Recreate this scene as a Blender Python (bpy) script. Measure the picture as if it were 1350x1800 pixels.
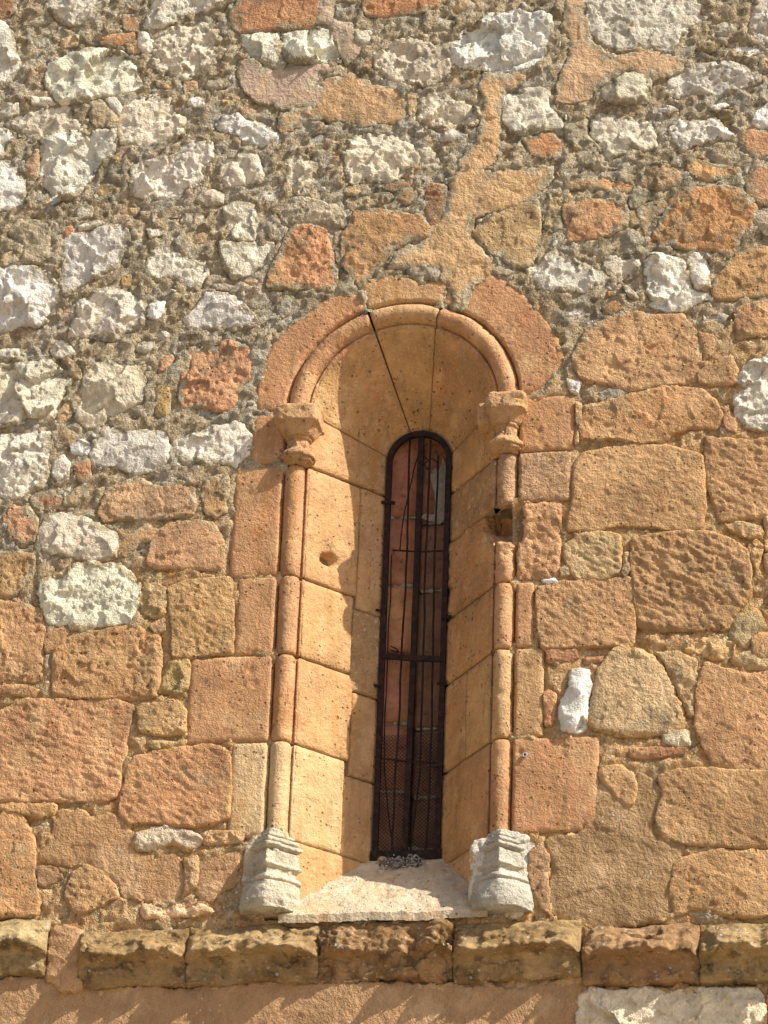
import bpy, math, random
import numpy as np
from mathutils import Vector, Matrix
from mathutils.geometry import delaunay_2d_cdt

for o in list(bpy.data.objects): bpy.data.objects.remove(o)
R = math.radians
scene = bpy.context.scene
COL = scene.collection

# ------------------------------------------------------------------ camera, sky, sun, exposure
S = 0.0022                      # metres per wall unit (wu); all wall layout below is in wu
DIST = 14.0
EL, AZ, ROLL = R(27), R(11), R(2.2)
HC = 1.6 + DIST * math.sin(EL)  # height of the wall point the camera looks at
fw = Vector((-math.sin(AZ) * math.cos(EL), math.cos(AZ) * math.cos(EL), math.sin(EL)))
r0 = Vector((math.cos(AZ), math.sin(AZ), 0))
u0 = r0.cross(fw)
rr = r0 * math.cos(ROLL) + u0 * math.sin(ROLL)
uu = u0 * math.cos(ROLL) - r0 * math.sin(ROLL)
CAMP = Vector((0, 0, HC)) - fw * DIST
cam = bpy.data.cameras.new('camera'); camo = bpy.data.objects.new('camera', cam); COL.objects.link(camo)
camo.matrix_world = Matrix(((rr.x, uu.x, -fw.x, CAMP.x), (rr.y, uu.y, -fw.y, CAMP.y), (rr.z, uu.z, -fw.z, CAMP.z), (0, 0, 0, 1)))
cam.sensor_fit = 'HORIZONTAL'; cam.sensor_width = 36
cam.lens = 36 * DIST / (1350 * S)
cam.clip_start = 0.1; cam.clip_end = 2000
scene.camera = camo

SUN_EL, SUN_PHI = R(43.5), R(70.5)    # height; angle to the right of the wall's normal
to_sun = Vector((math.sin(SUN_PHI) * math.cos(SUN_EL), -math.cos(SUN_PHI) * math.cos(SUN_EL), math.sin(SUN_EL)))
w = bpy.data.worlds.new('World'); scene.world = w; w.use_nodes = True
nt = w.node_tree; nt.nodes.clear()
sky = nt.nodes.new('ShaderNodeTexSky'); sky.sky_type = 'NISHITA'; sky.sun_disc = False
sky.sun_elevation = SUN_EL; sky.sun_rotation = math.atan2(to_sun.x, to_sun.y)
sky.altitude = 800; sky.dust_density = 6.0; sky.air_density = 0.8; sky.ozone_density = 0.6
bg = nt.nodes.new('ShaderNodeBackground'); bg.inputs[1].default_value = 0.09
out = nt.nodes.new('ShaderNodeOutputWorld')
nt.links.new(sky.outputs[0], bg.inputs[0]); nt.links.new(bg.outputs[0], out.inputs[0])
sl = bpy.data.lights.new('sun', 'SUN'); sl.energy = 4.3; sl.angle = R(0.53); sl.color = (1, 0.93, 0.82)
so = bpy.data.objects.new('sun', sl); COL.objects.link(so)
so.rotation_euler = to_sun.to_track_quat('Z', 'Y').to_euler(); so.location = (6, -6, 20)
scene.view_settings.view_transform = 'Standard'; scene.view_settings.look = 'None'
scene.view_settings.gamma = 1; scene.view_settings.use_curve_mapping = False
scene.view_settings.exposure = 0.6
scene.render.engine = 'CYCLES'
scene.cycles.max_bounces = 4; scene.cycles.diffuse_bounces = 3; scene.cycles.glossy_bounces = 1; scene.cycles.transmission_bounces = 0

# ------------------------------------------------------------------ layout: photograph -> place on the wall
def wall(px, py, depth=0.0):
    """wall coordinates (x, z in wu) of the point at a given depth (wu, into the wall) behind the facade plane"""
    d = fw + rr * ((px - 675) * S / DIST) - uu * ((py - 900) * S / DIST)
    t = (depth * S - CAMP.y) / d.y
    p = CAMP + d * t
    return (p.x / S, (p.z - HC) / S)
def W3(x, d, z): return (x * S, d * S, HC + z * S)
TILE = {'A1': (0, 0), 'A2': (425, 0), 'A3': (850, 0), 'B1': (0, 450), 'B2': (425, 450), 'B3': (850, 450),
        'C1': (0, 900), 'C2': (425, 900), 'C3': (850, 900), 'D1': (0, 1300), 'D2': (425, 1300), 'D3': (850, 1300), 'P': None}
def outline(tile, txt):
    v = [float(t) for t in txt.replace(',', ' ').split()]
    o = TILE[tile]
    k = 1.0 if o is None else 1 / 2.7
    ox, oy = o or (0, 0)
    return [(ox + v[i] * k, oy + v[i + 1] * k) for i in range(0, len(v), 2)]

# ------------------------------------------------------------------ noise
def _h(ix, iy, s):
    n = (ix.astype(np.int64) * 374761393 + iy.astype(np.int64) * 668265263 + int(s) * 974711) & 0x7fffffff
    n = ((n ^ (n >> 13)) * 1274126177) & 0x7fffffff
    n = ((n ^ (n >> 16)) * 1103515245 + 12345) & 0x7fffffff
    return (n ^ (n >> 15)) & 0x7fffffff
def rnd(ix, iy, s): return _h(ix, iy, s) / float(0x7fffffff)
def gn(x, y, s=0):
    ix = np.floor(x); iy = np.floor(y); fx = x - ix; fy = y - iy
    ux = fx * fx * fx * (fx * (fx * 6 - 15) + 10); uy = fy * fy * fy * (fy * (fy * 6 - 15) + 10)
    def g(dx, dy):
        a = rnd(ix + dx, iy + dy, s) * 2 * np.pi
        return np.cos(a) * (fx - dx) + np.sin(a) * (fy - dy)
    a = g(0, 0); b = g(1, 0); c = g(0, 1); d = g(1, 1)
    return 1.5 * ((a * (1 - ux) + b * ux) * (1 - uy) + (c * (1 - ux) + d * ux) * uy)
def fbm(x, y, sc, oc=4, s=0, gain=0.5):
    r = 0; a = 1.0
    for i in range(oc):
        r = r + a * gn(x / sc + 17.3 * i, y / sc - 9.1 * i, s + i * 31); sc /= 2.03; a *= gain
    return r
def worley(x, y, s=0):
    ix = np.floor(x); iy = np.floor(y)
    F1 = np.full(x.shape, 9.0); F2 = np.full(x.shape, 9.0); cx = np.zeros(x.shape); cy = np.zeros(x.shape)
    for dx in (-1, 0, 1):
        for dy in (-1, 0, 1):
            qx = ix + dx + rnd(ix + dx, iy + dy, s + 1); qy = iy + dy + rnd(ix + dx, iy + dy, s + 2)
            d = np.hypot(qx - x, qy - y)
            n = d < F1
            F2 = np.where(n, F1, np.minimum(F2, d)); cx = np.where(n, qx, cx); cy = np.where(n, qy, cy); F1 = np.where(n, d, F1)
    return F1, F2, cx, cy
def sstep(a, b, x):
    t = np.clip((x - a) / (b - a), 0, 1); return t * t * (3 - 2 * t)
def facets(x, y, sc, s, tilt=0.22, step=2.0):
    wx = x + fbm(x, y, sc * 0.8, 2, s + 5) * sc * 0.25; wy = y + fbm(x, y, sc * 0.8, 2, s + 6) * sc * 0.25
    F1, F2, cx, cy = worley(wx / sc, wy / sc, s)
    k = np.floor(cx * 977); l = np.floor(cy * 991)
    tx = rnd(k, l, s + 3) - 0.5; ty = rnd(k, l, s + 4) - 0.5; b = rnd(k, l, s + 5) - 0.5
    return ((wx / sc - cx) * tx + (wy / sc - cy) * ty) * 2 * tilt * sc + b * step
def pits(x, y, sc, s, dens=0.3, depth=2.0):
    F1, F2, cx, cy = worley(x / sc, y / sc, s)
    k = rnd(np.floor(cx * 977), np.floor(cy * 991), s + 9)
    r = 0.15 + 0.25 * rnd(np.floor(cx * 977), np.floor(cy * 991), s + 8)
    return -depth * (k < dens * np.clip(0.75 + 1.9 * gn(x / (sc * 5), y / (sc * 5), s + 12), 0, 2.2)) * sstep(1.0, 0.35, F1 / r)
def crumb(x, y, sc, s): return np.abs(gn(x / sc, y / sc, s)) * 2 - 0.6 + (np.abs(gn(x / sc * 2.1, y / sc * 2.1, s + 1)) * 2 - 0.6) * 0.5
def relief(kind, x, y, s):
    """relief in wu of a stone surface, without its rounded edge"""
    if kind == 'W':    # broken limestone
        return facets(x, y, 56, s, 0.26, 3.6) + 0.85 * facets(x, y, 23, s + 50, 0.26, 1.8) + 0.35 * facets(x, y, 9.5, s + 60, 0.30, 1.2) + pits(x, y, 13, s + 70, 0.3, 3.0)
    if kind == 'R':    # very rubbly, spongy limestone
        return facets(x, y, 28, s, 0.34, 3.8) + facets(x, y, 11, s + 60, 0.24, 1.4) * 0.7 - crumb(x, y, 11, s + 9) * 0.35 + fbm(x, y, 30, 2, s + 8) * 2 + pits(x, y, 12, s + 70, 0.5, 4.0)
    if kind == 'T':    # weathered tan stone
        return facets(x, y, 42, s, 0.14, 2.2) + facets(x, y, 14, s + 4, 0.26, 1.0) * 0.8 + fbm(x, y, 22, 4, s + 9, 0.6) * 1.5 + pits(x, y, 12, s + 70, 0.3, 2.4)
    if kind == 'O':    # dressed block with blurred tooling
        a = R(-38 + 20 * ((s * 7919) % 11 / 11)); c, q = math.cos(a), math.sin(a)
        X = x * c + y * q; Y = -x * q + y * c
        return fbm(x, y, 70, 2, s) * 2.4 + fbm(X * 0.36, Y, 8, 2, s + 2) * 1.9 + facets(x, y, 28, s + 3, 0.07, 0.9) + facets(X * 0.55, Y, 9, s + 33, 0.22, 0.6) - crumb(x, y, 9, s + 9) * 0.3 + pits(x, y, 11, s + 70, 0.32, 2.2)
    if kind == 'U':    # dressed block, surface gone
        return fbm(x, y, 60, 2, s) * 3.0 + facets(x, y, 34, s + 3, 0.13, 1.6) + facets(x * 0.8 + y * 0.35, y * 0.9 - x * 0.3, 12, s + 33, 0.17, 0.8) - crumb(x, y, 10, s + 9) * 0.35 + pits(x, y, 12, s + 70, 0.35, 2.6)
    if kind == 'S':    # smooth carved stone
        return fbm(x, y, 60, 2, s) * 1.2 + fbm(x, y, 9, 3, s + 9, 0.65) * 0.6 + pits(x, y, 13, s + 70, 0.34, 2.0) + pits(x, y, 30, s + 75, 0.2, 2.5)
    if kind == 'H':    # pitted carved stone
        return fbm(x, y, 40, 2, s) * 1.4 - crumb(x, y, 9, s + 9) * 1.1 + pits(x, y, 10, s + 70, 0.75, 3.2)
    if kind == 'K':    # brick
        return fbm(x, y, 24, 3, s) * 1.2 + fbm(x, y, 7, 3, s + 9) * 0.8
    return fbm(x, y, 90, 2, s) * 2.0 + fbm(x, y, 20, 4, s + 4, 0.6) * 0.75 + facets(x, y, 40, s + 2, 0.04, 1.2) + pits(x, y, 20, s + 70, 0.2, 1.2)   # P: lime render

# ------------------------------------------------------------------ materials
def lin(h):
    c = [int(h[i:i + 2], 16) / 255 for i in (0, 2, 4)]
    return [(v / 12.92 if v <= 0.04045 else ((v + 0.055) / 1.055) ** 2.4) for v in c]
class NT:
    def __init__(s, name):
        s.m = bpy.data.materials.new(name); s.m.use_nodes = True; s.t = s.m.node_tree; s.t.nodes.clear()
        s.out = s.n('ShaderNodeOutputMaterial'); s.b = s.n('ShaderNodeBsdfPrincipled')
        s.l(s.b.outputs[0], s.out.inputs[0]); s.b.inputs['Specular IOR Level'].default_value = 0.15
        s.co = s.n('ShaderNodeNewGeometry').outputs['Position']
    def n(s, t): return s.t.nodes.new(t)
    def l(s, a, b): s.t.links.new(a, b)
    def noise(s, scale, detail=4, rough=0.55, dist=0.0, off=0.0):
        n = s.n('ShaderNodeTexNoise'); n.inputs['Scale'].default_value = scale; n.inputs['Detail'].default_value = detail
        n.inputs['Roughness'].default_value = rough; n.inputs['Distortion'].default_value = dist
        v = s.n('ShaderNodeVectorMath'); v.operation = 'ADD'; s.l(s.co, v.inputs[0]); v.inputs[1].default_value = (off, off * 0.7, -off)
        s.l(v.outputs[0], n.inputs['Vector']); return n.outputs['Fac']
    def vor(s, scale, off=0.0):
        n = s.n('ShaderNodeTexVoronoi'); n.inputs['Scale'].default_value = scale
        v = s.n('ShaderNodeVectorMath'); v.operation = 'ADD'; s.l(s.co, v.inputs[0]); v.inputs[1].default_value = (off, off, off)
        s.l(v.outputs[0], n.inputs['Vector']); return n
    def ramp(s, f, a, b, lo=0.0, hi=1.0):
        n = s.n('ShaderNodeMapRange'); n.interpolation_type = 'SMOOTHSTEP'; s.l(f, n.inputs[0])
        for i, v in zip((1, 2, 3, 4), (a, b, lo, hi)): n.inputs[i].default_value = v
        return n.outputs[0]
    def math(s, op, a, b):
        n = s.n('ShaderNodeMath'); n.operation = op
        for i, v in enumerate((a, b)):
            if isinstance(v, (int, float)): n.inputs[i].default_value = v
            else: s.l(v, n.inputs[i])
        return n.outputs[0]
    def mix(s, f, a, b, mode='MIX'):
        n = s.n('ShaderNodeMix'); n.data_type = 'RGBA'; n.blend_type = mode
        for i, v in ((0, f), (6, a), (7, b)):
            if isinstance(v, (int, float)): n.inputs[i].default_value = v
            elif isinstance(v, (tuple, list)): n.inputs[i].default_value = (*v[:3], 1)
            else: s.l(v, n.inputs[i])
        return n.outputs[2]
    def objcol(s):
        n = s.n('ShaderNodeObjectInfo'); return n.outputs['Color']
    def gain(s, col, f):           # multiply a colour by a scalar socket
        c = s.n('ShaderNodeCombineXYZ')
        for i in range(3): s.l(f, c.inputs[i])
        return s.mix(1.0, col, c.outputs[0], 'MULTIPLY')
    def done(s, col, rough=0.9, bumps=()):
        s.l(col, s.b.inputs['Base Color']); s.b.inputs['Roughness'].default_value = rough
        prev = None
        for h, dist in bumps:
            b = s.n('ShaderNodeBump'); b.inputs['Distance'].default_value = dist; b.inputs['Strength'].default_value = 1.0
            s.l(h, b.inputs['Height'])
            if prev is not None: s.l(prev, b.inputs['Normal'])
            prev = b.outputs[0]
        if prev is not None: s.l(prev, s.b.inputs['Normal'])
        return s.m

def lichen_dots(m, col, amount, scale=55, off=3.0, tint=(0.62, 0.62, 0.58)):
    """small pale crusts of lichen"""
    v = m.vor(scale, off); sep = m.n('ShaderNodeSeparateColor'); m.l(v.outputs['Color'], sep.inputs[0])
    size = m.math('MULTIPLY', sep.outputs[1], 0.36)
    dot = m.math('LESS_THAN', v.outputs['Distance'], size)
    keep = m.math('LESS_THAN', sep.outputs[0], 0.45)
    patch = m.ramp(m.noise(7, 2, 0.6, 0, off * 3), 0.62 - amount * 0.3, 0.72 - amount * 0.3)
    f = m.math('MULTIPLY', m.math('MULTIPLY', dot, keep), patch)
    return m.mix(m.math('MULTIPLY', f, 0.8), col, tint)
def pores(m, scale, dens, off=5.0):
    """0 in a pore, 1 on the surface"""
    v = m.vor(scale, off); sep = m.n('ShaderNodeSeparateColor'); m.l(v.outputs['Color'], sep.inputs[0])
    size = m.math('ADD', m.math('MULTIPLY', sep.outputs[1], 0.26), 0.10)
    q = m.math('DIVIDE', v.outputs['Distance'], size)
    hole = m.math('MULTIPLY', m.ramp(q, 0.5, 1.1, 1, 0), m.math('LESS_THAN', sep.outputs[0], m.ramp(m.noise(9, 2, 0.6, 0, off + 31), 0.40, 0.70, 0.0, dens * 1.6)))
    return m.math('SUBTRACT', 1.0, hole)

def zone_of(m):
    """how far up and left on the wall, where lichen and grey mortar take over"""
    sx = m.n('ShaderNodeSeparateXYZ'); m.l(m.co, sx.inputs[0])
    return m.ramp(m.math('SUBTRACT', sx.outputs[2], m.math('MULTIPLY', sx.outputs[0], 0.42)), HC - 0.3, HC + 0.75)
def bed(m, c, bias=0.0, lich=0.55):
    """mortar left on a stone's edges, and grey crusts that spread over stones and joints alike"""
    z = zone_of(m); at = m.n('ShaderNodeAttribute'); at.attribute_name = 'edge'; e = at.outputs['Fac']
    n1 = m.noise(24, 3, 0.78, 0, 41); n2 = m.noise(6, 2, 0.6, 0, 51)
    q = m.math('ADD', m.math('MULTIPLY', n1, 0.5), m.math('MULTIPLY', n2, 0.5))
    q = m.math('ADD', q, m.math('MULTIPLY', m.math('SUBTRACT', 0.5, e), 0.22))
    q = m.math('ADD', q, m.math('MULTIPLY', m.math('SUBTRACT', z, 0.5), 0.07))
    f = m.ramp(m.math('ADD', q, bias), 0.555, 0.605, 0, 0.92)
    mc = m.mix(z, m.mix(m.ramp(n1, 0.4, 0.65), lin('a8834f'), lin('d2ae7c')), m.mix(m.ramp(n1, 0.4, 0.65), lin('857a60'), lin('c0b69c')))
    c = m.mix(f, c, mc)
    n3 = m.noise(4.5, 3, 0.8, 0, 61)
    return m.mix(m.math('MULTIPLY', m.ramp(n3, 0.53, 0.64, 0, lich), z), c, lin('79745f'))
def streaks(m, c, col, amt, off=71):
    n = m.n('ShaderNodeTexNoise'); n.inputs['Scale'].default_value = 1; n.inputs['Detail'].default_value = 4; n.inputs['Roughness'].default_value = 0.65
    v = m.n('ShaderNodeVectorMath'); v.operation = 'MULTIPLY_ADD'; m.l(m.co, v.inputs[0]); v.inputs[1].default_value = (26, 26, 2.6); v.inputs[2].default_value = (off, off, off)
    m.l(v.outputs[0], n.inputs['Vector'])
    return m.mix(m.ramp(n.outputs['Fac'], 0.52, 0.70, 0, amt), c, col)
def mat_white():
    m = NT('broken limestone'); c = m.objcol()
    c = m.gain(c, m.ramp(m.noise(10, 3, 0.7), 0.25, 0.75, 0.74, 1.18))
    c = m.mix(m.ramp(m.noise(14, 3, 0.65, 0, 4), 0.56, 0.72, 0, 0.36), c, lin('cfb48a'))
    c = m.mix(m.ramp(m.noise(12, 3, 0.75, 0, 9), 0.56, 0.70, 0, 0.5), c, lin('a39c86'))
    c = m.mix(m.ramp(m.noise(75, 3, 0.75, 0, 2), 0.60, 0.70, 0, 0.5), c, lin('857a60'))
    c = m.mix(m.ramp(m.noise(48, 3, 0.75, 0, 14), 0.56, 0.68, 0, 0.6), c, (0.84, 0.80, 0.70))
    c = bed(m, c, -0.022, 0.32); c = lichen_dots(m, c, 0.25)
    return m.done(c, 0.92, ((m.noise(62, 3, 0.8), 0.015),))
def mat_tan():
    m = NT('weathered tan stone'); c = m.objcol()
    c = m.gain(c, m.ramp(m.noise(9, 3, 0.7), 0.25, 0.75, 0.74, 1.2))
    c = m.mix(m.ramp(m.noise(10, 3, 0.6, 0, 4), 0.55, 0.72, 0, 0.4), c, lin('cf9e66'))
    c = m.mix(m.ramp(m.noise(8, 3, 0.75, 0, 9), 0.53, 0.68, 0, 0.6), c, lin('958a70'))
    c = m.mix(m.ramp(m.noise(65, 3, 0.75, 0, 2), 0.57, 0.68, 0, 0.55), c, lin('806a4a'))
    c = m.mix(m.ramp(m.noise(52, 3, 0.75, 0, 12), 0.57, 0.68, 0, 0.5), c, lin('ecdcb8'))
    c = bed(m, c); c = lichen_dots(m, c, 0.35)
    return m.done(c, 0.92, ((m.noise(58, 3, 0.8), 0.018),))
def mat_orange(name, dark=0.5, grey=0.55, bump=0.015, pore=0.4, bedded=True):
    m = NT(name); c = m.objcol(); p = pores(m, 58, pore)
    c = m.gain(c, m.ramp(m.noise(6, 3, 0.7), 0.25, 0.75, 0.78, 1.18))
    c = m.mix(m.ramp(m.noise(7, 3, 0.65, 0, 4), 0.50, 0.68, 0, 0.5), c, lin('dcb888'))
    c = m.mix(m.ramp(m.noise(8, 3, 0.65, 0, 24), 0.56, 0.72, 0, 0.28), c, lin('bb7446'))
    c = m.mix(m.ramp(m.noise(6, 3, 0.75, 0, 9), 0.55, 0.72, 0, grey), c, lin('96896c'))
    c = m.mix(m.ramp(m.noise(85, 3, 0.75, 0, 2), 0.58, 0.68, 0, dark), c, lin('865a38'))
    c = m.mix(m.ramp(m.noise(100, 3, 0.75, 0, 12), 0.59, 0.68, 0, 0.5), c, lin('f0d8b0'))
    if bedded: c = bed(m, m.gain(c, m.ramp(m.noise(2.3, 2, 0.6, 0, 83), 0.35, 0.65, 0.82, 1.1)), -0.008)
    else: c = streaks(m, streaks(m, c, lin('b98a4a'), 0.5), lin('7d6a4a'), 0.35, 97)
    c = m.mix(m.ramp(p, 0.0, 0.7, 0.55, 0.0), c, lin('7a5232'))
    return m.done(c, 0.9, ((m.noise(64, 3, 0.8), bump), (p, 0.008)))
def mat_plaster():
    m = NT('lime render'); c = m.objcol()
    c = m.gain(c, m.ramp(m.noise(4, 4, 0.7), 0.25, 0.75, 0.84, 1.12))
    c = m.mix(m.ramp(m.noise(6, 3, 0.65, 0, 4), 0.50, 0.72, 0, 0.5), c, lin('dcbc94'))
    c = m.mix(m.ramp(m.noise(5, 4, 0.7, 0, 9), 0.54, 0.72, 0, 0.5), c, lin('957c5a'))
    c = m.mix(m.ramp(m.noise(110, 2, 0.7, 0, 2), 0.60, 0.68, 0, 0.45), c, lin('80603c'))
    c = bed(m, c, -0.005, 0.4); c = lichen_dots(m, c, 0.3, 85, 8.0)
    return m.done(c, 0.92, ((m.noise(48, 3, 0.78), 0.012),))
def mat_mortar():
    m = NT('old mortar'); at = m.n('ShaderNodeAttribute'); at.attribute_name = 'zone'; z = at.outputs['Fac']
    grey = m.mix(m.ramp(m.noise(16, 3, 0.75), 0.35, 0.65), lin('9c8c6e'), lin('c6b697'))
    grey = m.mix(m.ramp(m.noise(6, 3, 0.7, 0, 6), 0.47, 0.60, 0, 0.8), grey, lin('b0ab9a'))
    och = m.mix(m.ramp(m.noise(16, 3, 0.75), 0.35, 0.65), lin('bd9260'), lin('d6b484'))
    och = m.mix(m.ramp(m.noise(9, 3, 0.7, 0, 3), 0.50, 0.62, 0, 0.7), och, lin('9c8c68'))
    c = m.mix(z, och, grey)
    c = m.mix(m.ramp(m.noise(12, 3, 0.75, 0, 16), 0.57, 0.68, 0, 0.6), c, lin('6e6148'))
    c = m.mix(m.ramp(m.noise(10, 3, 0.6, 0, 26), 0.60, 0.70, 0, 0.5), c, lin('c8986c'))
    c = m.mix(m.ramp(m.noise(95, 2, 0.75, 0, 2), 0.58, 0.68, 0, 0.5), c, lin('5c503c'))
    c = m.mix(m.ramp(m.noise(70, 3, 0.75, 0, 12), 0.56, 0.66, 0, 0.6), c, lin('e0d6be'))
    n3 = m.noise(4.5, 3, 0.8, 0, 61); c = m.mix(m.math('MULTIPLY', m.ramp(n3, 0.53, 0.64, 0, 0.6), zone_of(m)), c, lin('6b6656'))
    c = lichen_dots(m, c, 0.75, 60)
    return m.done(c, 0.95, ((m.noise(55, 3, 0.82), 0.024),))
def mat_cornice():
    m = NT('stained string course stone'); c = m.objcol()
    c = m.gain(c, m.ramp(m.noise(8, 5, 0.65), 0.25, 0.75, 0.7, 1.2))
    c = m.mix(m.ramp(m.noise(6, 6, 0.75, 0, 9), 0.45, 0.62, 0, 0.65), c, lin('80623a'))
    c = m.mix(m.ramp(m.noise(11, 5, 0.7, 0, 19), 0.53, 0.66, 0, 0.62), c, lin('54462e'))
    c = m.mix(m.ramp(m.noise(70, 3, 0.7, 0, 2), 0.58, 0.70, 0, 0.5), c, lin('eed8b0'))
    c = lichen_dots(m, c, 0.5)
    return m.done(c, 0.92, ((m.noise(50, 6, 0.72), 0.014), (m.noise(220, 4, 0.7), 0.004)))
def mat_iron():
    m = NT('rusted iron'); c = m.mix(m.ramp(m.noise(40, 5, 0.7), 0.4, 0.65), (0.022, 0.016, 0.016), (0.055, 0.030, 0.022))
    return m.done(c, 0.75, ((m.noise(180, 4, 0.7), 0.003),))
def mat_brick():
    m = NT('terracotta'); c = m.objcol()
    c = m.gain(c, m.ramp(m.noise(14, 5, 0.65), 0.25, 0.75, 0.7, 1.2))
    c = m.mix(m.ramp(m.noise(30, 4, 0.7, 0, 4), 0.56, 0.7, 0, 0.5), c, lin('4a2a1e'))
    return m.done(c, 0.85, ((m.noise(120, 4, 0.7), 0.002),))
def mat_plain(name, col, rough=0.9, sc=60, var=0.3):
    m = NT(name); c = m.gain(m.mix(0.0, col, col), m.ramp(m.noise(sc, 5, 0.7), 0.25, 0.75, 1 - var, 1 + var))
    return m.done(c, rough, ((m.noise(sc * 3, 4, 0.7), 0.003),))
def mat_vcol(name):
    m = NT(name); at = m.n('ShaderNodeAttribute'); at.attribute_name = 'tint'
    c = m.gain(at.outputs['Color'], m.ramp(m.noise(60, 5, 0.7), 0.25, 0.75, 0.7, 1.25))
    return m.done(c, 0.93, ((m.noise(160, 4, 0.7), 0.005),))
MW, MT, MP, MM = mat_white(), mat_tan(), mat_plaster(), mat_mortar()
MO = mat_orange('orange sandstone'); MS = mat_orange('carved sandstone', 0.4, 0.25, 0.010, 0.5, False)
MC, MI, MB, MV = mat_cornice(), mat_iron(), mat_brick(), mat_vcol('chips')
MATK = {'W': MW, 'R': MW, 'T': MT, 'O': MO, 'U': MO, 'S': MS, 'H': MT, 'K': MO, 'P': MP}
ALB = 0.86
def albedo(h, gain=1.0):
    c = lin(h)
    if c[2] / c[0] > 0.45: Y = 0.3 * c[0] + 0.6 * c[1] + 0.1 * c[2]; c = [0.6 * v + 0.4 * Y * q for v, q in zip(c, (1.03, 1.0, 0.88))]
    k = max(0, (c[0] - c[2]) / c[0] - 0.45) * 1.0      # camera-saturated oranges: pull towards the stone's own tan
    t = (0.56, 0.41, 0.26)
    return [min(0.88, (v * (1 - k) + q * k) * ALB * gain) for v, q in zip(c, t)]
GAIN = {'W': 1.42, 'R': 1.46, 'T': 1.2, 'O': 1.14, 'U': 1.2, 'S': 1.06, 'H': 1.2, 'K': 1.1, 'P': 0.98}

# ------------------------------------------------------------------ objects
def empty(name, loc, label, cat):
    o = bpy.data.objects.new(name, None); o.location = loc; COL.objects.link(o)
    o['label'] = label; o['category'] = cat; o.empty_display_size = 0.1
    return o
def mesh_obj(name, verts, faces, mat, parent=None, color=None, smooth=True, origin=None, edge=None):
    """verts: world coordinates; the object's origin sits at its own centre (or given origin)"""
    V = np.asarray(verts, dtype=np.float64)
    c = V.mean(0) if origin is None else np.asarray(origin, dtype=np.float64)
    me = bpy.data.meshes.new(name); me.from_pydata((V - c).tolist(), [], faces if isinstance(faces, list) else faces.tolist())
    me.materials.append(mat)
    if smooth: me.polygons.foreach_set('use_smooth', np.ones(len(me.polygons), dtype=bool))
    me.update()
    at = me.attributes.new('edge', 'FLOAT', 'POINT'); at.data.foreach_set('value', np.ones(len(V), np.float32) if edge is None else np.asarray(edge, np.float32))
    o = bpy.data.objects.new(name, me); COL.objects.link(o)
    if parent is not None:
        o.parent = parent; o.location = Vector(c) - parent_world(parent)
    else: o.location = c
    if color: o.color = (*color, 1)
    return o
def parent_world(p):
    v = Vector(p.location)
    while p.parent is not None: p = p.parent; v += Vector(p.location)
    return v

# ------------------------------------------------------------------ one stone of the wall
def inside(poly, x, y):
    px, py = poly[:, 0], poly[:, 1]; qx, qy = np.roll(px, -1), np.roll(py, -1)
    res = np.zeros(x.shape, bool)
    for a, b, c, d in zip(px, py, qx, qy):
        if b == d: continue
        t = (b > y) != (d > y)
        res ^= t & (x < (c - a) * (y - b) / (d - b) + a)
    return res
def edge_dist(poly, x, y):
    a = poly; b = np.roll(poly, -1, 0); ab = b - a; L = (ab ** 2).sum(1) + 1e-9
    out = np.empty(len(x))
    for i in range(0, len(x), 4000):
        p = np.stack([x[i:i + 4000], y[i:i + 4000]], 1)[:, None, :]
        t = np.clip(((p - a) * ab).sum(2) / L, 0, 1)
        q = a + ab * t[..., None]
        out[i:i + 4000] = np.sqrt(((p - q) ** 2).sum(2).min(1))
    return out
def resample(P, h):
    Q = np.vstack([P, P[:1]]); seg = np.hypot(*(np.diff(Q, axis=0).T)); s = np.concatenate([[0], np.cumsum(seg)])
    n = max(8, int(s[-1] / h)); t = np.linspace(0, s[-1], n, endpoint=False)
    return np.stack([np.interp(t, s, Q[:, 0]), np.interp(t, s, Q[:, 1])], 1)
def ragged(pts, h, amp, seed, cut=0.11):
    P = np.array(pts, float)
    c = P.mean(0); sz = np.hypot(*(P - c).T).mean(); P = c + (P - c) * (1 + 4.2 / sz)
    for _ in range(1):
        N = np.roll(P, -1, 0); P = np.stack([P * (1 - cut) + N * cut, P * cut + N * (1 - cut)], 1).reshape(-1, 2)
    P = resample(P, h)
    return P + np.stack([fbm(P[:, 0], P[:, 1], 26, 4, seed, 0.7), fbm(P[:, 0], P[:, 1], 26, 4, seed + 90, 0.7)], 1) * amp
STONES = []          # outlines on the wall, for the mortar to give way to
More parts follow.
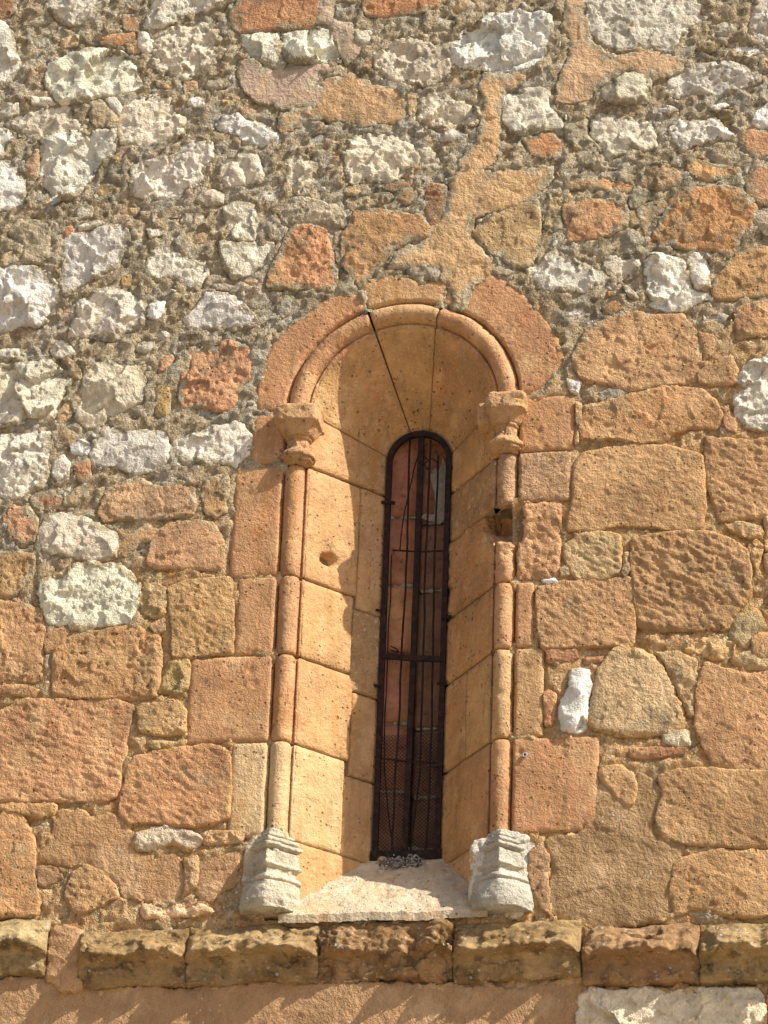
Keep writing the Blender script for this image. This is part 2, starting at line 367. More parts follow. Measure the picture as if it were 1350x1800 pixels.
def stone(kind, pts, col, parent, name='stone', lvl=None, h=3.0, bulge=None, edge=None, seed=None, mark=True, mat=None, back=22, collect=None):
    seed = seed if seed is not None else 100 + 13 * len(STONES)
    rng = random.Random(seed); jit = [rng.uniform(0.9, 1.07)] * 3; jit[1] *= rng.uniform(0.975, 1.0); jit[2] *= rng.uniform(0.98, 1.03) if kind in 'WR' else rng.uniform(0.92, 1.03)
    amp = {'W': 2.6, 'R': 4.0, 'T': 2.4, 'O': 1.5, 'U': 2.4, 'S': 0.8, 'H': 1.0, 'K': 1.5, 'P': 5.0}[kind]
    P0 = np.array(pts, float); size = math.sqrt(max(60, np.ptp(P0[:, 0]) * np.ptp(P0[:, 1])))
    hh = h if size > 40 else max(2.2, h * 0.75)
    P = ragged(pts, hh, amp * min(1, size / 70), seed)
    x0, y0 = P.min(0); x1, y1 = P.max(0)
    gx, gy = np.meshgrid(np.arange(x0, x1, hh), np.arange(y0, y1, hh * 0.9)); gx[::2] += hh * 0.5
    gx = gx.ravel(); gy = gy.ravel()
    k = inside(P, gx, gy); gx, gy = gx[k], gy[k]
    if len(gx):
        k = edge_dist(P, gx, gy) > hh * 0.55; gx, gy = gx[k], gy[k]
    pv = [Vector((a, b)) for a, b in P] + [Vector((a, b)) for a, b in zip(gx, gy)]
    n = len(P)
    ov, oe, of, *_ = delaunay_2d_cdt(pv, [], [list(range(n))], 1, 1e-4)
    V = np.array([(v.x, v.y) for v in ov]); F = [tuple(f) for f in of]
    if not F: return None
    d = edge_dist(P, V[:, 0], V[:, 1])
    lv = {'W': 2.2, 'R': 1.0, 'T': 2.0, 'O': 2.4, 'U': 2.2, 'S': 2.0, 'H': 2.0, 'K': 0.8, 'P': -0.8}[kind] if lvl is None else lvl
    lv += rng.uniform(-1, 1) * (0 if kind in 'PSH' else 0.9)
    bu = {'W': 3.0, 'R': 1.8, 'T': 2.4, 'O': 0.6, 'U': 1.0, 'S': 0.6, 'H': 0.6, 'K': 1.2, 'P': 0.4}[kind] if bulge is None else bulge
    bu *= rng.uniform(0.7, 1.3) * min(1, size / 70)
    er = {'W': 3.2, 'R': 4, 'T': 3.4, 'O': 2.2, 'U': 3.0, 'S': 3.0, 'H': 4, 'K': 4, 'P': 5}[kind] if edge is None else edge
    drop = {'P': 2.6, 'O': 2.6, 'U': 2.8}.get(kind, 3.4)
    big = d / max(12, size * 0.32)
    tx, ty = rng.uniform(-1, 1) * 0.02, rng.uniform(-1, 1) * 0.02
    if kind in 'PSH': tx = ty = 0
    ks = rng.uniform(0.75, 1.5) if kind in 'WRT' else rng.uniform(0.85, 1.3)
    rel = relief(kind, V[:, 0] / ks, V[:, 1] / ks, seed) * ks * rng.uniform(0.5, 1.2) * min(1, 0.45 + size / 160) * {'O': 0.75, 'U': 0.75}.get(kind, 1.0)
    drop = drop * np.clip(0.7 + 1.6 * fbm(V[:, 0], V[:, 1], 44, 3, seed + 44), 0.0, 1.9)
    hgt = lv - drop * np.exp(-(d / er) ** 1.3) + bu * (1 - np.exp(-big)) + rel * (0.35 + 0.65 * (1 - np.exp(-d / 5)))
    hgt += tx * (V[:, 0] - V[:, 0].mean()) + ty * (V[:, 1] - V[:, 1].mean())
    ec = {}
    for f in F:
        for i in range(3):
            e = (f[i], f[(i + 1) % 3]); ec[e] = 1
    verts = [W3(a, -z, b) for (a, b), z in zip(V, hgt)]
    bidx = {}
    faces = list(F)
    if (V[F[0][1]][0] - V[F[0][0]][0]) * (V[F[0][2]][1] - V[F[0][0]][1]) - (V[F[0][1]][1] - V[F[0][0]][1]) * (V[F[0][2]][0] - V[F[0][0]][0]) < 0:
        pass
    for (a, b) in list(ec):
        if (b, a) not in ec:
            for q in (a, b):
                if q not in bidx:
                    bidx[q] = len(verts); verts.append(W3(V[q][0], back, V[q][1]))
            faces.append((b, a, bidx[a], bidx[b]))
    if mark: STONES.append(P)
    if collect is not None: collect.append((verts, faces)); return None
    ed = np.zeros(len(verts)); ed[:len(d)] = np.clip(d / (25 if size > 60 else 0.42 * size), 0, 1)
    return mesh_obj(name, verts, faces, mat or MATK[kind], parent, [a * b for a, b in zip(albedo(col, GAIN[kind]), jit)], edge=ed)

WALL = empty('rubble_wall', W3(0, 0, -HC / S), 'weathered rubble and sandstone church wall around the narrow arched window', 'wall')

# ------------------------------------------------------------------ the wall's stones: place | kind | colour | outline
DATA = '''
A1|W|e0d8c0|-40,100 25,110 60,170 75,250 105,300 60,370 20,410 -40,420
A1|U|bf8a66|-40,-60 70,-60 75,40 40,80 -40,90
A1|W|ccc4ae|225,-60 520,-60 500,20 440,80 400,110 330,125 270,90 235,40
A1|W|ded6be|715,-60 1120,-60 1110,10 1000,60 850,90 790,125 690,140 690,100 720,50
P|U|b97a52|402,25 440,-22 566,-22 560,30 548,48 470,55 420,58 402,40
A1|U|bc8258|580,70 650,80 660,150 590,140
A1|U|c98d5c|480,180 560,160 630,155 640,200 560,220 490,205
A1|W|ded5bb|655,150 690,150 730,190 710,250 665,240
A1|R|d6caa6|760,160 830,130 930,105 1030,110 1040,180 1030,280 960,340 880,380 800,370 730,330 720,270 740,200
A1|W|e6dcba|230,310 330,265 450,225 560,235 610,265 650,330 670,410 600,440 490,450 400,490 300,490 260,460 220,400
A1|T|c9a67a|590,210 650,200 660,250 610,250
A1|W|ddd3b8|155,460 240,460 260,490 230,500 160,500
A1|R|d9cba8|60,590 130,540 230,510 340,500 350,560 420,600 380,630 290,640 200,660 150,680 100,640
A1|T|c9b28c|420,490 480,465 530,520 560,570 540,600 450,605 430,560
A1|W|cfc8b6|505,475 550,470 575,510 560,540 530,520
A1|R|d6c8a4|590,500 680,460 760,445 810,445 810,520 870,550 870,630 800,660 690,690 580,680 555,620 570,560
A1|W|dfdbc7|200,660 320,635 430,620 540,615 550,650 530,740 480,780 440,850 380,910 300,960 250,980 200,890 195,760
A1|T|c8a584|115,780 160,720 185,715 185,830 160,860 120,830
A1|W|e0dccb|-40,600 40,620 75,680 30,690 20,750 -40,760
A1|W|dedbcb|-40,770 40,765 90,810 120,860 115,950 60,990 -40,1000
A1|W|d2cab2|630,790 720,760 820,740 860,690 1000,675 1015,740 970,810 950,880 880,900 780,950 690,940 620,920
A1|W|dbceae|1050,740 1130,735 1220,750 1245,800 1240,860 1150,880 1070,890 1050,820
A1|R|cfcdc2|1020,610 1060,560 1130,540 1200,570 1280,600 1340,640 1330,680 1220,690 1150,680 1130,640
A1|W|dad1b6|1060,990 1120,960 1200,970 1220,1030 1225,1090 1200,1140 1100,1140 1075,1060
A1|W|d7d0b6|1050,1150 1290,1150 1290,1190 1240,1260 1180,1310 1110,1320 1060,1260
A1|T|cdb790|30,1110 80,1050 160,1045 230,1070 240,1120 230,1180 250,1220 170,1250 90,1240 100,1150
A1|T|d0b98a|0,1220 50,1190 70,1230 30,1260 0,1250
A1|W|d7d3c3|290,1150 350,1110 430,1100 460,1080 570,1065 610,1110 610,1170 575,1210 560,1270 500,1300 400,1350 330,1400 285,1390 290,1280
B1|W|dbd9cc|-40,45 100,45 220,60 245,110 290,160 290,230 240,290 190,335 100,330 -40,390
A1|R|d5cdb6|720,1180 800,1145 850,1210 970,1240 990,1290 960,1330 940,1380 880,1370 820,1330 720,1330 690,1270
A1|K|c98c66|300,1080 340,1075 350,1110 300,1140
A1|W|cfc4a8|360,1000 400,975 440,990 430,1030 370,1040
A1|W|c9c0a6|370,1070 470,1050 490,1065 440,1090 380,1100
A1|W|d0c8b0|700,1090 770,1080 775,1110 720,1130
A1|W|ddd6c8|880,480 940,455 970,490 950,515 890,505
A1|W|c9bfa6|-30,500 80,490 85,540 30,555 -30,540
A1|T|c0a080|870,390 930,380 930,420 880,440
A1|T|bfa77d|740,385 790,390 830,410 800,425 750,410
A2|W|e4dbc1|0,170 90,160 175,155 185,240 205,310 170,325 110,310 50,270 0,220
A2|W|e4dbc1|192,150 320,140 405,145 440,200 472,250 465,290 340,300 215,300 192,230
A2|P|dcb79a|-15,330 0,285 60,290 120,330 200,325 300,305 480,310 440,345 350,350 345,400 385,420 380,500 310,515 200,520 100,490 50,460 0,400
A2|P|deb686|365,400 430,370 520,360 600,385 690,410 760,470 790,540 720,580 540,610 515,575 320,570 270,605 215,630 180,600 200,520 370,500
A2|P|d6b99c|380,-40 550,-40 560,20 450,20 440,80 520,110 560,130 540,160 600,180 540,260 490,300 470,240 420,170 420,110 360,120 360,60
A2|U|b8764c|570,-50 940,-50 930,30 850,65 700,80 600,75 575,40
A2|W|d6ccb0|545,155 610,150 610,205 570,215 540,190
P|W|e0ded2|795,74 818,50 838,40 855,26 905,22 945,24 968,28 967,70 955,98 930,120 890,128 840,122 800,118 796,95
A2|R|c4b493|640,260 720,200 800,190 900,210 990,200 1000,290 980,340 900,400 800,400 700,380 640,320
A2|T|b5a27c|780,455 830,450 840,510 800,560 780,510
A2|R|cbbf9f|850,460 900,445 980,450 1040,490 1110,510 1140,545 1110,600 1000,600 900,600 850,570 840,510
A2|R|c9c3b5|830,600 920,610 970,620 1030,620 1120,640 1110,680 1000,670 900,650 840,650
A2|R|dbd0ac|480,700 540,650 650,645 730,640 800,690 840,760 800,800 760,840 700,870 600,850 540,870 500,840 490,780
A2|R|c8bb9c|810,700 890,690 950,790 900,800 840,790
A2|R|d4c59e|210,780 250,740 330,760 365,800 360,850 310,890 260,920 220,880
A2|T|c9b08a|480,890 540,875 595,890 590,920 520,930 485,920
A2|T|c6ad86|490,945 570,925 700,920 680,960 620,990 530,1010 490,985
A2|K|b98458|670,890 740,855 800,855 790,890 720,905
A2|K|cda882|720,950 760,905 820,890 825,940 790,965
A2|U|ad7244|870,930 900,880 970,880 970,970 940,1060 900,1080 865,1020
A2|T|cbb991|180,1000 240,945 320,935 380,960 460,980 500,1050 470,1085 360,1060 290,1060 230,1075 190,1060
A2|U|c17f54|225,1090 270,1070 400,1090 420,1170 450,1260 445,1340 430,1380 330,1370 230,1375 120,1360 130,1290 170,1230 200,1150
A2|U|c99d6e|530,1015 650,1000 780,1015 850,1030 895,1080 880,1130 800,1150 720,1190 680,1240 640,1280 600,1330 560,1370 520,1300 480,1250 475,1120 510,1070
A2|T|b8a480|430,1100 475,1090 470,1160 440,1160
A2|T|b7a583|440,1180 475,1170 475,1260 450,1240
P|P|e0ba8c|847,135 884,135 923,138 920,155 888,168 884,205 881,226 876,282 861,292 850,305 890,300 925,296 976,290 970,318 950,330 942,356 900,362 870,372 840,380 830,415 850,440 885,465 900,480 862,480 832,505 818,538 792,540 788,500 776,492 774,465 745,470 720,468 680,472 690,455 710,432 745,420 762,400 780,380 785,330 787,312 805,308 806,282 835,255 840,225 846,200 847,170 840,160
A2|R|a89a78|780,1250 870,1230 890,1215 940,1220 945,1310 920,1330 850,1315 790,1290
P|U|c8aa78|828,408 862,385 905,358 945,355 950,400 945,440 930,470 900,470 870,450 845,430
A3|P|e0bc92|400,-40 480,-40 500,100 520,200 560,240 640,260 740,240 840,245 910,270 960,300 920,340 830,380 780,380 720,345 640,350 560,420 480,480 400,485 350,470 360,370 400,300 420,230 380,150 390,60
A3|R|cdc6ae|500,-50 1010,-50 1040,20 1050,80 970,140 950,200 860,240 760,220 650,240 560,220 510,150 490,60
A3|W|c5ba98|550,430 600,390 680,350 760,350 790,380 780,490 640,495 560,470
A3|W|d4ceb2|200,420 270,420 320,450 310,500 360,550 370,600 300,615 200,640 130,620 100,570 90,460 150,440
A3|U|c98a5c|185,660 330,630 375,680 380,750 300,765 230,730
A3|R|cfc9b4|870,400 900,360 960,310 1100,290 1180,300 1290,340 1310,390 1250,410 1130,460 1030,450 900,470
A3|W|d6d2c6|1200,240 1240,200 1300,210 1320,250 1260,270
A3|R|c8bda6|1260,130 1290,0 1400,-30 1400,200 1300,210
A3|W|dcdad2|820,510 880,500 915,520 880,545 830,530
A3|W|ddd8cc|1075,515 1140,495 1160,505 1110,530
A3|R|d2caac|510,590 560,550 650,555 780,575 800,640 820,690 760,720 700,700 640,740 590,770 570,700 520,650
A3|T|b5a684|390,600 500,560 505,650 565,720 590,780 640,790 560,810 450,780 400,700
A3|R|dcd6c4|880,600 940,560 1010,580 1090,555 1130,600 1200,640 1190,680 1090,670 1000,690 940,720 900,660
A3|W|d8d8d0|1270,590 1300,530 1350,490 1400,480 1400,620 1340,610
A3|U|cc9468|1200,680 1260,615 1400,640 1400,740 1300,750 1240,720
A3|T|cba477|770,790 860,785 920,810 945,850 900,890 830,910 770,880
A3|U|c99960|970,790 1010,760 1100,780 1200,790 1220,830 1120,850 1050,860 990,830
A3|P|d6a47c|1230,850 1290,770 1400,760 1400,960 1300,970 1250,900
A3|U|c08a58|380,860 480,840 600,840 660,860 710,880 690,920 600,910 480,900 400,900
A3|U|c8996c|380,970 480,945 600,950 680,960 690,1020 680,1080 600,1110 500,1140 400,1150 390,1050
A3|T|b3a17a|290,920 360,890 380,950 370,1080 310,1100 280,1060 300,990
A3|U|c48f5a|730,1000 790,960 850,945 865,1000 800,1040 770,1110 740,1080
A3|T|aea585|690,950 720,880 790,900 790,940 740,990 700,980
A3|T|b29a70|690,1010 730,1005 740,1060 690,1070
A3|U|c98f5a|890,950 950,900 1080,890 1180,890 1260,930 1290,990 1280,1040 1230,1100 1200,1180 1160,1220 1080,1190 960,1180 830,1160 810,1110 850,1040
A3|T|c4b091|1290,1000 1400,970 1400,1130 1330,1110 1280,1050
B3|U|c9a06e|1085,130 1140,70 1190,0 1260,-30 1400,-40 1400,185 1250,190 1150,205 1090,190
B3|R|cfc8b4|190,50 260,20 350,-30 420,20 560,60 600,95 560,150 480,170 400,170 330,180 280,150 220,110
B3|R|cfc2a4|560,40 620,-10 700,0 740,40 720,90 650,110 590,80
B3|W|dbd6c6|760,40 800,0 880,0 950,30 972,80 978,160 1060,170 1080,200 1010,215 960,250 880,260 800,240 780,170 770,100
B3|W|d3cdba|970,20 1010,-10 1060,30 1065,90 1080,150 1000,145 985,100
B3|W|e2ddd0|665,145 690,150 730,190 715,205 680,180
B3|U|c38a58|570,240 620,215 660,250 610,275 570,270
B3|U|c99e6c|430,470 470,400 500,350 560,310 640,280 740,270 840,280 930,275 990,340 1020,390 1025,500 1005,590 900,600 790,620 700,640 600,610 500,600 440,540
B3|U|c09060|1025,370 1090,385 1085,450 1040,490 1035,440
B3|U|c68d5c|1190,270 1260,230 1400,205 1400,380 1280,380 1200,390
B3|U|bf9466|1020,560 1080,510 1170,480 1200,540 1180,610 1080,610 1030,600
B3|R|d2ccb2|1200,580 1240,520 1320,480 1400,460 1400,810 1250,810 1200,760 1190,680
B3|U|c48e5e|470,760 490,700 600,690 700,655 820,625 930,620 1040,640 1100,690 1125,760 1100,820 1000,820 900,840 860,880 740,885 600,865 480,870 460,820
B3|U|b98a64|1130,730 1165,715 1200,780 1195,830 1150,820
B3|O|cba06a|430,1000 470,940 600,910 750,895 870,900 1000,940 1040,960 1040,1080 1050,1200 1020,1290 880,1300 780,1280 640,1280 540,1300 400,1300 410,1200 430,1100
B3|O|c99c6d|1050,860 1120,865 1250,880 1400,860 1400,1230 1250,1240 1120,1250 1090,1180 1060,1060 1052,940
C3|T|c9a877|1130,60 1210,45 1310,60 1325,120 1240,120
B3|W|dcd8ca|395,590 460,600 440,650 410,640
B3|T|b5a688|540,650 640,620 680,650 640,680 560,685
B3|T|c0a07a|435,700 465,705 462,790 440,800
B3|T|c2a076|432,820 458,830 450,880 435,890
C3|O|d0b587|385,150 440,110 560,95 640,110 650,180 640,280 580,310 450,320 410,280 390,210
C3|O|cb9e6b|705,130 830,110 980,90 1100,100 1180,140 1250,190 1265,280 1265,400 1200,470 1160,550 1000,555 850,560 740,540 722,420 705,280
C3|O|ca9c6a|260,360 380,330 560,320 690,310 710,420 715,540 700,640 560,630 420,640 280,650 260,500
C3|T|c0a67c|365,270 400,250 410,290 370,300
C3|T|b79a70|660,200 690,190 695,270 670,300 655,280
C3|W|e6e2d8|280,320 330,312 345,330 310,340
C3|T|c9a46f|1255,170 1290,140 1325,170 1310,230 1290,270 1270,220
C3|T|cda878|1330,30 1400,30 1400,180 1335,180
C3|U|c9a07a|1330,200 1400,190 1400,300 1340,280
C3|T|c0ae84|1170,560 1200,500 1260,450 1310,480 1340,550 1290,590 1250,640 1180,610
C3|U|c99460|1275,610 1310,580 1400,570 1400,700 1290,690
C3|R|c6a56c|960,640 1040,600 1120,580 1190,630 1180,680 1080,690 990,670
C3|T|d6ba8b|510,930 540,770 600,680 660,640 800,680 850,740 890,830 940,930 955,990 940,1025 860,1045 800,1060 640,1060 500,1010
C3|T|d2b284|810,670 950,680 1010,710 1005,850 990,950 970,960 940,900 890,780 860,720
C3|T|dfcaa2|850,1055 950,1035 970,1045 975,1100 930,1115 860,1090
C3|W|e6e0d0|415,770 440,758 500,760 505,850 490,930 485,1030 430,1040 370,1015 360,970 375,880 400,850
C3|K|c57d48|285,870 310,850 345,870 340,940 325,1000 290,1000
C3|K|bd7a4c|305,660 430,655 445,690 400,715 310,710
C3|K|c07e52|480,690 560,680 550,710 480,715
C3|U|cb9764|1010,860 1030,760 1060,720 1150,750 1230,770 1400,760 1400,1230 1250,1225 1100,1200 1030,1100 1005,1000
C3|K|b97648|690,1115 860,1115 955,1120 940,1155 780,1170 700,1160
C3|T|cfb07c|1180,690 1280,650 1400,705 1400,750 1260,745 1190,720
D3|O|ca9e6a|820,380 850,250 830,180 900,150 1060,140 1200,150 1400,155 1400,510 1250,510 1100,500 960,490 850,460
D3|U|d1a168|890,600 960,560 1100,525 1250,530 1400,540 1400,830 1280,840 1150,840 1000,800 920,840 890,760
D3|P|ac8a60|470,440 500,330 520,250 560,195 620,230 700,240 730,170 800,190 845,270 820,380 800,400 830,470 950,500 950,550 900,580 885,650 880,840 800,850 700,870 560,880 460,880 380,850 330,800 320,640 325,560 290,480 390,440
D3|U|c9a06c|550,150 640,120 710,160 720,240 700,310 650,310 600,230 560,190
D3|U|c39a70|220,540 270,510 320,570 300,660 325,750 320,820 270,790 250,740 215,680
D3|W|dfcba4|455,1210 520,1175 620,1190 700,1175 830,1180 1000,1180 1290,1175 1320,1230 1340,1450 440,1450
D3|U|cba67a|1345,1190 1420,1180 1420,1450 1360,1450
D1|O|c08552|600,130 640,80 720,65 850,40 1000,30 1070,50 1090,100 1090,250 1080,370 1000,400 900,410 700,390 620,410 570,350 575,250 600,200
C1|O|c88f5e|-40,960 20,950 120,890 300,895 540,890 630,920 600,1060 595,1140 570,1200 575,1300 550,1340 490,1370 250,1370 -40,1370
D1|P|bf9262|230,500 250,400 290,335 370,335 450,370 520,340 570,360 620,420 640,470 640,530 830,540 870,620 860,730 760,770 700,760 580,740 560,690 520,650 400,590 330,600 250,590 190,560
D1|T|e0c49e|650,440 720,420 800,415 900,430 960,470 940,500 880,530 820,500 740,520 660,530 630,500
D1|O|c79e68|340,640 400,600 480,630 540,690 560,740 480,780 400,820 340,810 310,740
D1|U|cc925c|-40,420 30,330 110,370 160,450 170,560 160,640 190,760 180,820 60,830 -40,830
D1|U|c29158|-40,295 100,300 260,300 250,350 180,375 100,350 -40,330
D1|P|bd8f5f|940,620 1010,570 1110,540 1130,580 1090,700 1000,770 930,730 920,680
D1|T|c9a576|870,570 940,560 930,690 860,740 880,660
D1|R|d6b489|680,780 800,785 870,765 980,785 1000,820 900,840 690,840
D1|P|b9936a|180,600 260,610 290,650 220,690 180,680
D1|R|b08a58|960,435 1150,440 1140,480 1060,500 980,500
C1|W|dccbaa|190,90 230,20 290,0 400,20 470,60 550,110 550,210 500,230 400,230 320,210 220,190 185,150
C1|R|e6d8b2|190,330 280,300 340,260 450,235 560,245 610,290 660,340 660,440 640,500 560,530 480,540 380,560 280,540 220,500 190,430
C1|U|cfa876|-40,200 80,190 160,200 160,300 110,350 60,400 -40,410
C1|U|cf9f7c|20,30 60,-20 140,-20 175,40 165,130 100,160 40,120 25,90
C1|U|cc9a6a|-40,420 100,430 190,460 210,560 200,640 210,720 190,790 60,800 -40,790
C1|U|cc9966|250,720 260,650 330,600 430,570 540,545 650,545 740,580 765,660 755,780 730,880 580,885 400,880 260,870
C1|U|c79261|210,580 290,545 320,570 290,630 220,660
C1|U|c4956a|715,180 740,110 800,60 920,40 1010,60 1060,150 1050,270 960,270 850,260 760,270 705,240
C1|U|c59a6a|560,160 600,110 690,70 740,90 720,140 660,150 600,210 560,200
C1|O|cba16a|800,370 880,330 980,320 1095,310 1105,450 1105,600 1100,670 1000,670 900,690 820,680 820,560 800,450
C1|T|b0986c|680,360 740,340 790,370 790,470 740,500 680,480 665,420
C1|U|c9a27a|715,540 775,510 780,560 740,575
C1|T|c4a76a|790,720 850,685 900,720 890,830 850,860 760,850 770,800
C1|U|c9a271|650,920 840,895 880,940 875,1050 760,1060 660,1040
C1|K|c28a58|-40,820 100,820 180,840 150,880 60,870 -40,880
C1|T|c0a06c|700,1090 880,1080 870,1110 740,1130
B1|W|dfd3b5|360,230 430,180 500,160 580,165 640,190 690,220 700,250 680,330 620,350 560,400 500,400 430,380 330,390 340,330 370,290
B1|W|dedacd|700,230 780,215 785,270 740,305 705,290
B1|W|dbd7cb|880,300 940,230 980,180 1090,180 1150,230 1210,280 1210,330 1150,350 1060,355 960,345 900,350
B2|T|a8a48f|170,240 200,200 240,200 235,260 195,290 175,275
B1|W|cfc6ac|245,440 290,400 340,430 350,460 300,480 260,480
B1|T|c9a478|305,490 340,490 385,550 380,590 340,580
B1|W|dcd2b1|-40,520 100,510 240,500 300,550 330,600 310,680 270,750 230,790 100,790 -40,830
B1|W|dbcba1|400,570 440,520 490,490 560,520 620,510 660,550 690,590 670,690 600,720 540,760 480,810 420,810 345,770 370,680
B1|K|b59a5e|735,615 810,615 800,755 740,760
B1|U|c48862|895,440 960,430 1070,395 1180,440 1180,590 1150,620 1100,720 1040,735 950,710 880,730 850,670 870,560
B1|T|c8a57c|265,760 310,700 345,690 330,790 290,820
B1|W|d9d2bb|-40,850 100,840 240,840 240,900 220,980 235,1030 190,1100 90,1150 -40,1140
B1|W|ded6bc|255,980 300,950 330,990 320,1050 270,1060 245,1030
B1|W|e4e2d4|340,900 390,870 430,900 410,945 350,935
B1|W|c9c4b0|430,940 480,840 510,795 560,820 610,840 700,825 780,840 795,920 790,970 720,1010 650,1045 610,1030 560,1000 480,1000 430,970
B1|R|d4ceb4|830,890 900,850 970,830 1060,795 1150,800 1190,850 1150,980 1120,1010 1060,980 950,980 890,990 840,960
B1|U|cba77e|480,1170 520,1100 600,1070 680,1055 740,1090 850,1070 910,1090 925,1180 900,1230 820,1240 700,1250 580,1250 490,1260 470,1230
B1|U|c59c66|955,1110 990,1060 1080,1040 1090,1120 1070,1210 1020,1235 970,1210
B1|U|c08e66|355,1000 420,960 430,1060 390,1075 360,1050
B1|U|c48f6a|150,1140 250,1115 300,1150 290,1200 200,1210 150,1180
B1|U|c79a78|760,500 800,470 820,490 790,540 755,550
B1|T|b5a07a|250,840 320,830 370,860 330,900 270,920
B1|R|c4bda8|-40,440 60,435 150,460 100,480 30,500 -40,480
B1|T|c4b084|310,1150 380,1080 420,1090 410,1140 350,1190 310,1180
B1|T|c0b294|1000,135 1060,125 1120,145 1080,165 1010,155
B1|K|c9a464|580,100 620,95 615,140 580,145
B1|T|c9b08a|1155,120 1200,110 1250,130 1200,150
P|P|bb9264|-30,1722 60,1716 150,1730 330,1738 470,1722 640,1724 800,1730 900,1736 1000,1720 1028,1708 1028,1726 1016,1735 1012,1835 -30,1835
'''
for line in DATA.strip().split('\n'):
    tile, kind, col, txt = line.split('|')
    pts = [wall(*p) for p in outline(tile, txt)][::-1]
    high = kind == 'P' and min(p[1] for p in outline(tile, txt)) < 600
    stone(kind, pts, col, WALL, lvl=2.6 if high else None, name='plaster_patch' if kind == 'P' else ('brick' if kind == 'K' else 'stone'))

# stones just beyond the photograph's edges, so that the wall goes on
rng = random.Random(5)
BEY = {'W': [], 'U': []}
for gy in range(-3, 24):
    x = -330.0
    y0 = gy * 92 - 60 + 0
    while x < 1680:
        wd = rng.uniform(80, 190); h0 = rng.uniform(74, 90)
        if x + wd < -22 or x > 1372 or y0 + h0 < -32 or y0 > 1842:
            up = y0 < 700
            k, c = (('W', rng.choice(['d8d0b8', 'dcd4bc', 'cfc6ac', 'd9d6c8'])) if up and rng.random() < 0.7 else ('U', rng.choice(['c99c69', 'c48e5e', 'cba06a', 'c99562'])))
            q = [(x + 4, y0 + 4), (x + wd / 2, y0 + rng.uniform(0, 8)), (x + wd - 4, y0 + 5), (x + wd - 2, y0 + h0 / 2), (x + wd - 5, y0 + h0 - 5), (x + wd / 2, y0 + h0 - 2), (x + 5, y0 + h0 - 4), (x + 2, y0 + h0 / 2)]
            stone(k, [wall(*p) for p in q][::-1], c, WALL, 'stone', h=9, collect=BEY[k])
        x += wd + 6

for k, lst in BEY.items():
    V, F = [], []
    for v, f in lst:
        n = len(V); V += v; F += [tuple(q + n for q in t) for t in f]
    o = mesh_obj('outlying_stones', V, F, MATK[k], WALL, albedo('d8d0b8' if k == 'W' else 'c99a66', GAIN[k])); o['kind'] = 'stuff'

# ------------------------------------------------------------------ the window's geometry (wu)
XL, XR = wall(513, 900)[0], wall(887, 900)[0]
XL2, XR2 = wall(487, 1380)[0], wall(881, 1380)[0]
XC = (XL + XR + XL2 + XR2) / 4
RS = (XR - XL + XR2 - XL2) / 4                 # radius of the shafts' centre lines
ZS = (wall(510, 722)[1] + wall(890, 697)[1]) / 2 # springing
DEP = 145.0                                    # depth of the splay
RI = 57.0                                      # half width of the slit
RO = RS - 23                                   # where the splay starts
sp = wall(741, 812, DEP); ZS2 = sp[1]          # springing of the slit
XS = (wall(741, 812, DEP)[0] + wall(712, 1480, DEP)[0]) / 2
ZSILL = wall(690, 1606)[1]                     # front edge of the sill
ZSLIT = wall(712, 1508, DEP)[1]                # foot of the slit
print('window', XC, RS, ZS, ZS2, XS, ZSILL, ZSLIT)
WIN = empty('arched_window', W3(XC, 0, ZSILL), 'narrow round arched window with carved colonnettes and splayed sandstone jambs', 'window')

PROF = [(RS + 25, 0), (RS + 22, 2), (RS + 20, 7), (RS + 18.5, 13)]
for i in range(13):
    a = R(-12 + 204 * i / 12); PROF.append((RS + 18 * math.cos(a), 14.5 - 18 * math.sin(a)))
PROF += [(RO + 3, 20), (RO + 2, 15), (RO, 14)]
UPL = (ZS - ZS2) + math.pi / 2 * RO
def splay_inner(side, z=None, th=None):
    """point on the slit's edge that belongs to a height on the jamb or an angle on the arch (th from the horizontal of that side)"""
    if th is None and z <= ZS2: return (XS + side * RI, z)
    f = ((z - ZS2) if th is None else (ZS - ZS2 + th * RO)) / UPL
    a = f * math.pi / 2
    return (XS + side * RI * math.cos(a), ZS2 + RI * math.sin(a))
def section(side, rout, z=None, th=None, t0=0.0, t1=1.0, face=True, step=3.6):
    """one cross-section of the surround, from the outer face to the slit"""
    P = []
    def at(r, d):
        if th is None: return (XC + side * r, d, z)
        return (XC + side * r * math.cos(th), d, ZS + r * math.sin(th))
    if face:
        n = max(2, int((rout - PROF[0][0]) / step))
        for i in range(n): P.append(at(rout + (PROF[0][0] - rout) * i / n, 0))
        P += [at(r, d) for r, d in PROF[:-1]]
    a = np.array(at(RO, 14)); b = splay_inner(side, z, th); b = np.array((b[0], DEP, b[1]))
    n = max(2, int((t1 - t0) * 175 / step))
    for i in range(n + 1): P.append(tuple(a + (b - a) * (t0 + (t1 - t0) * i / n)))
    return P
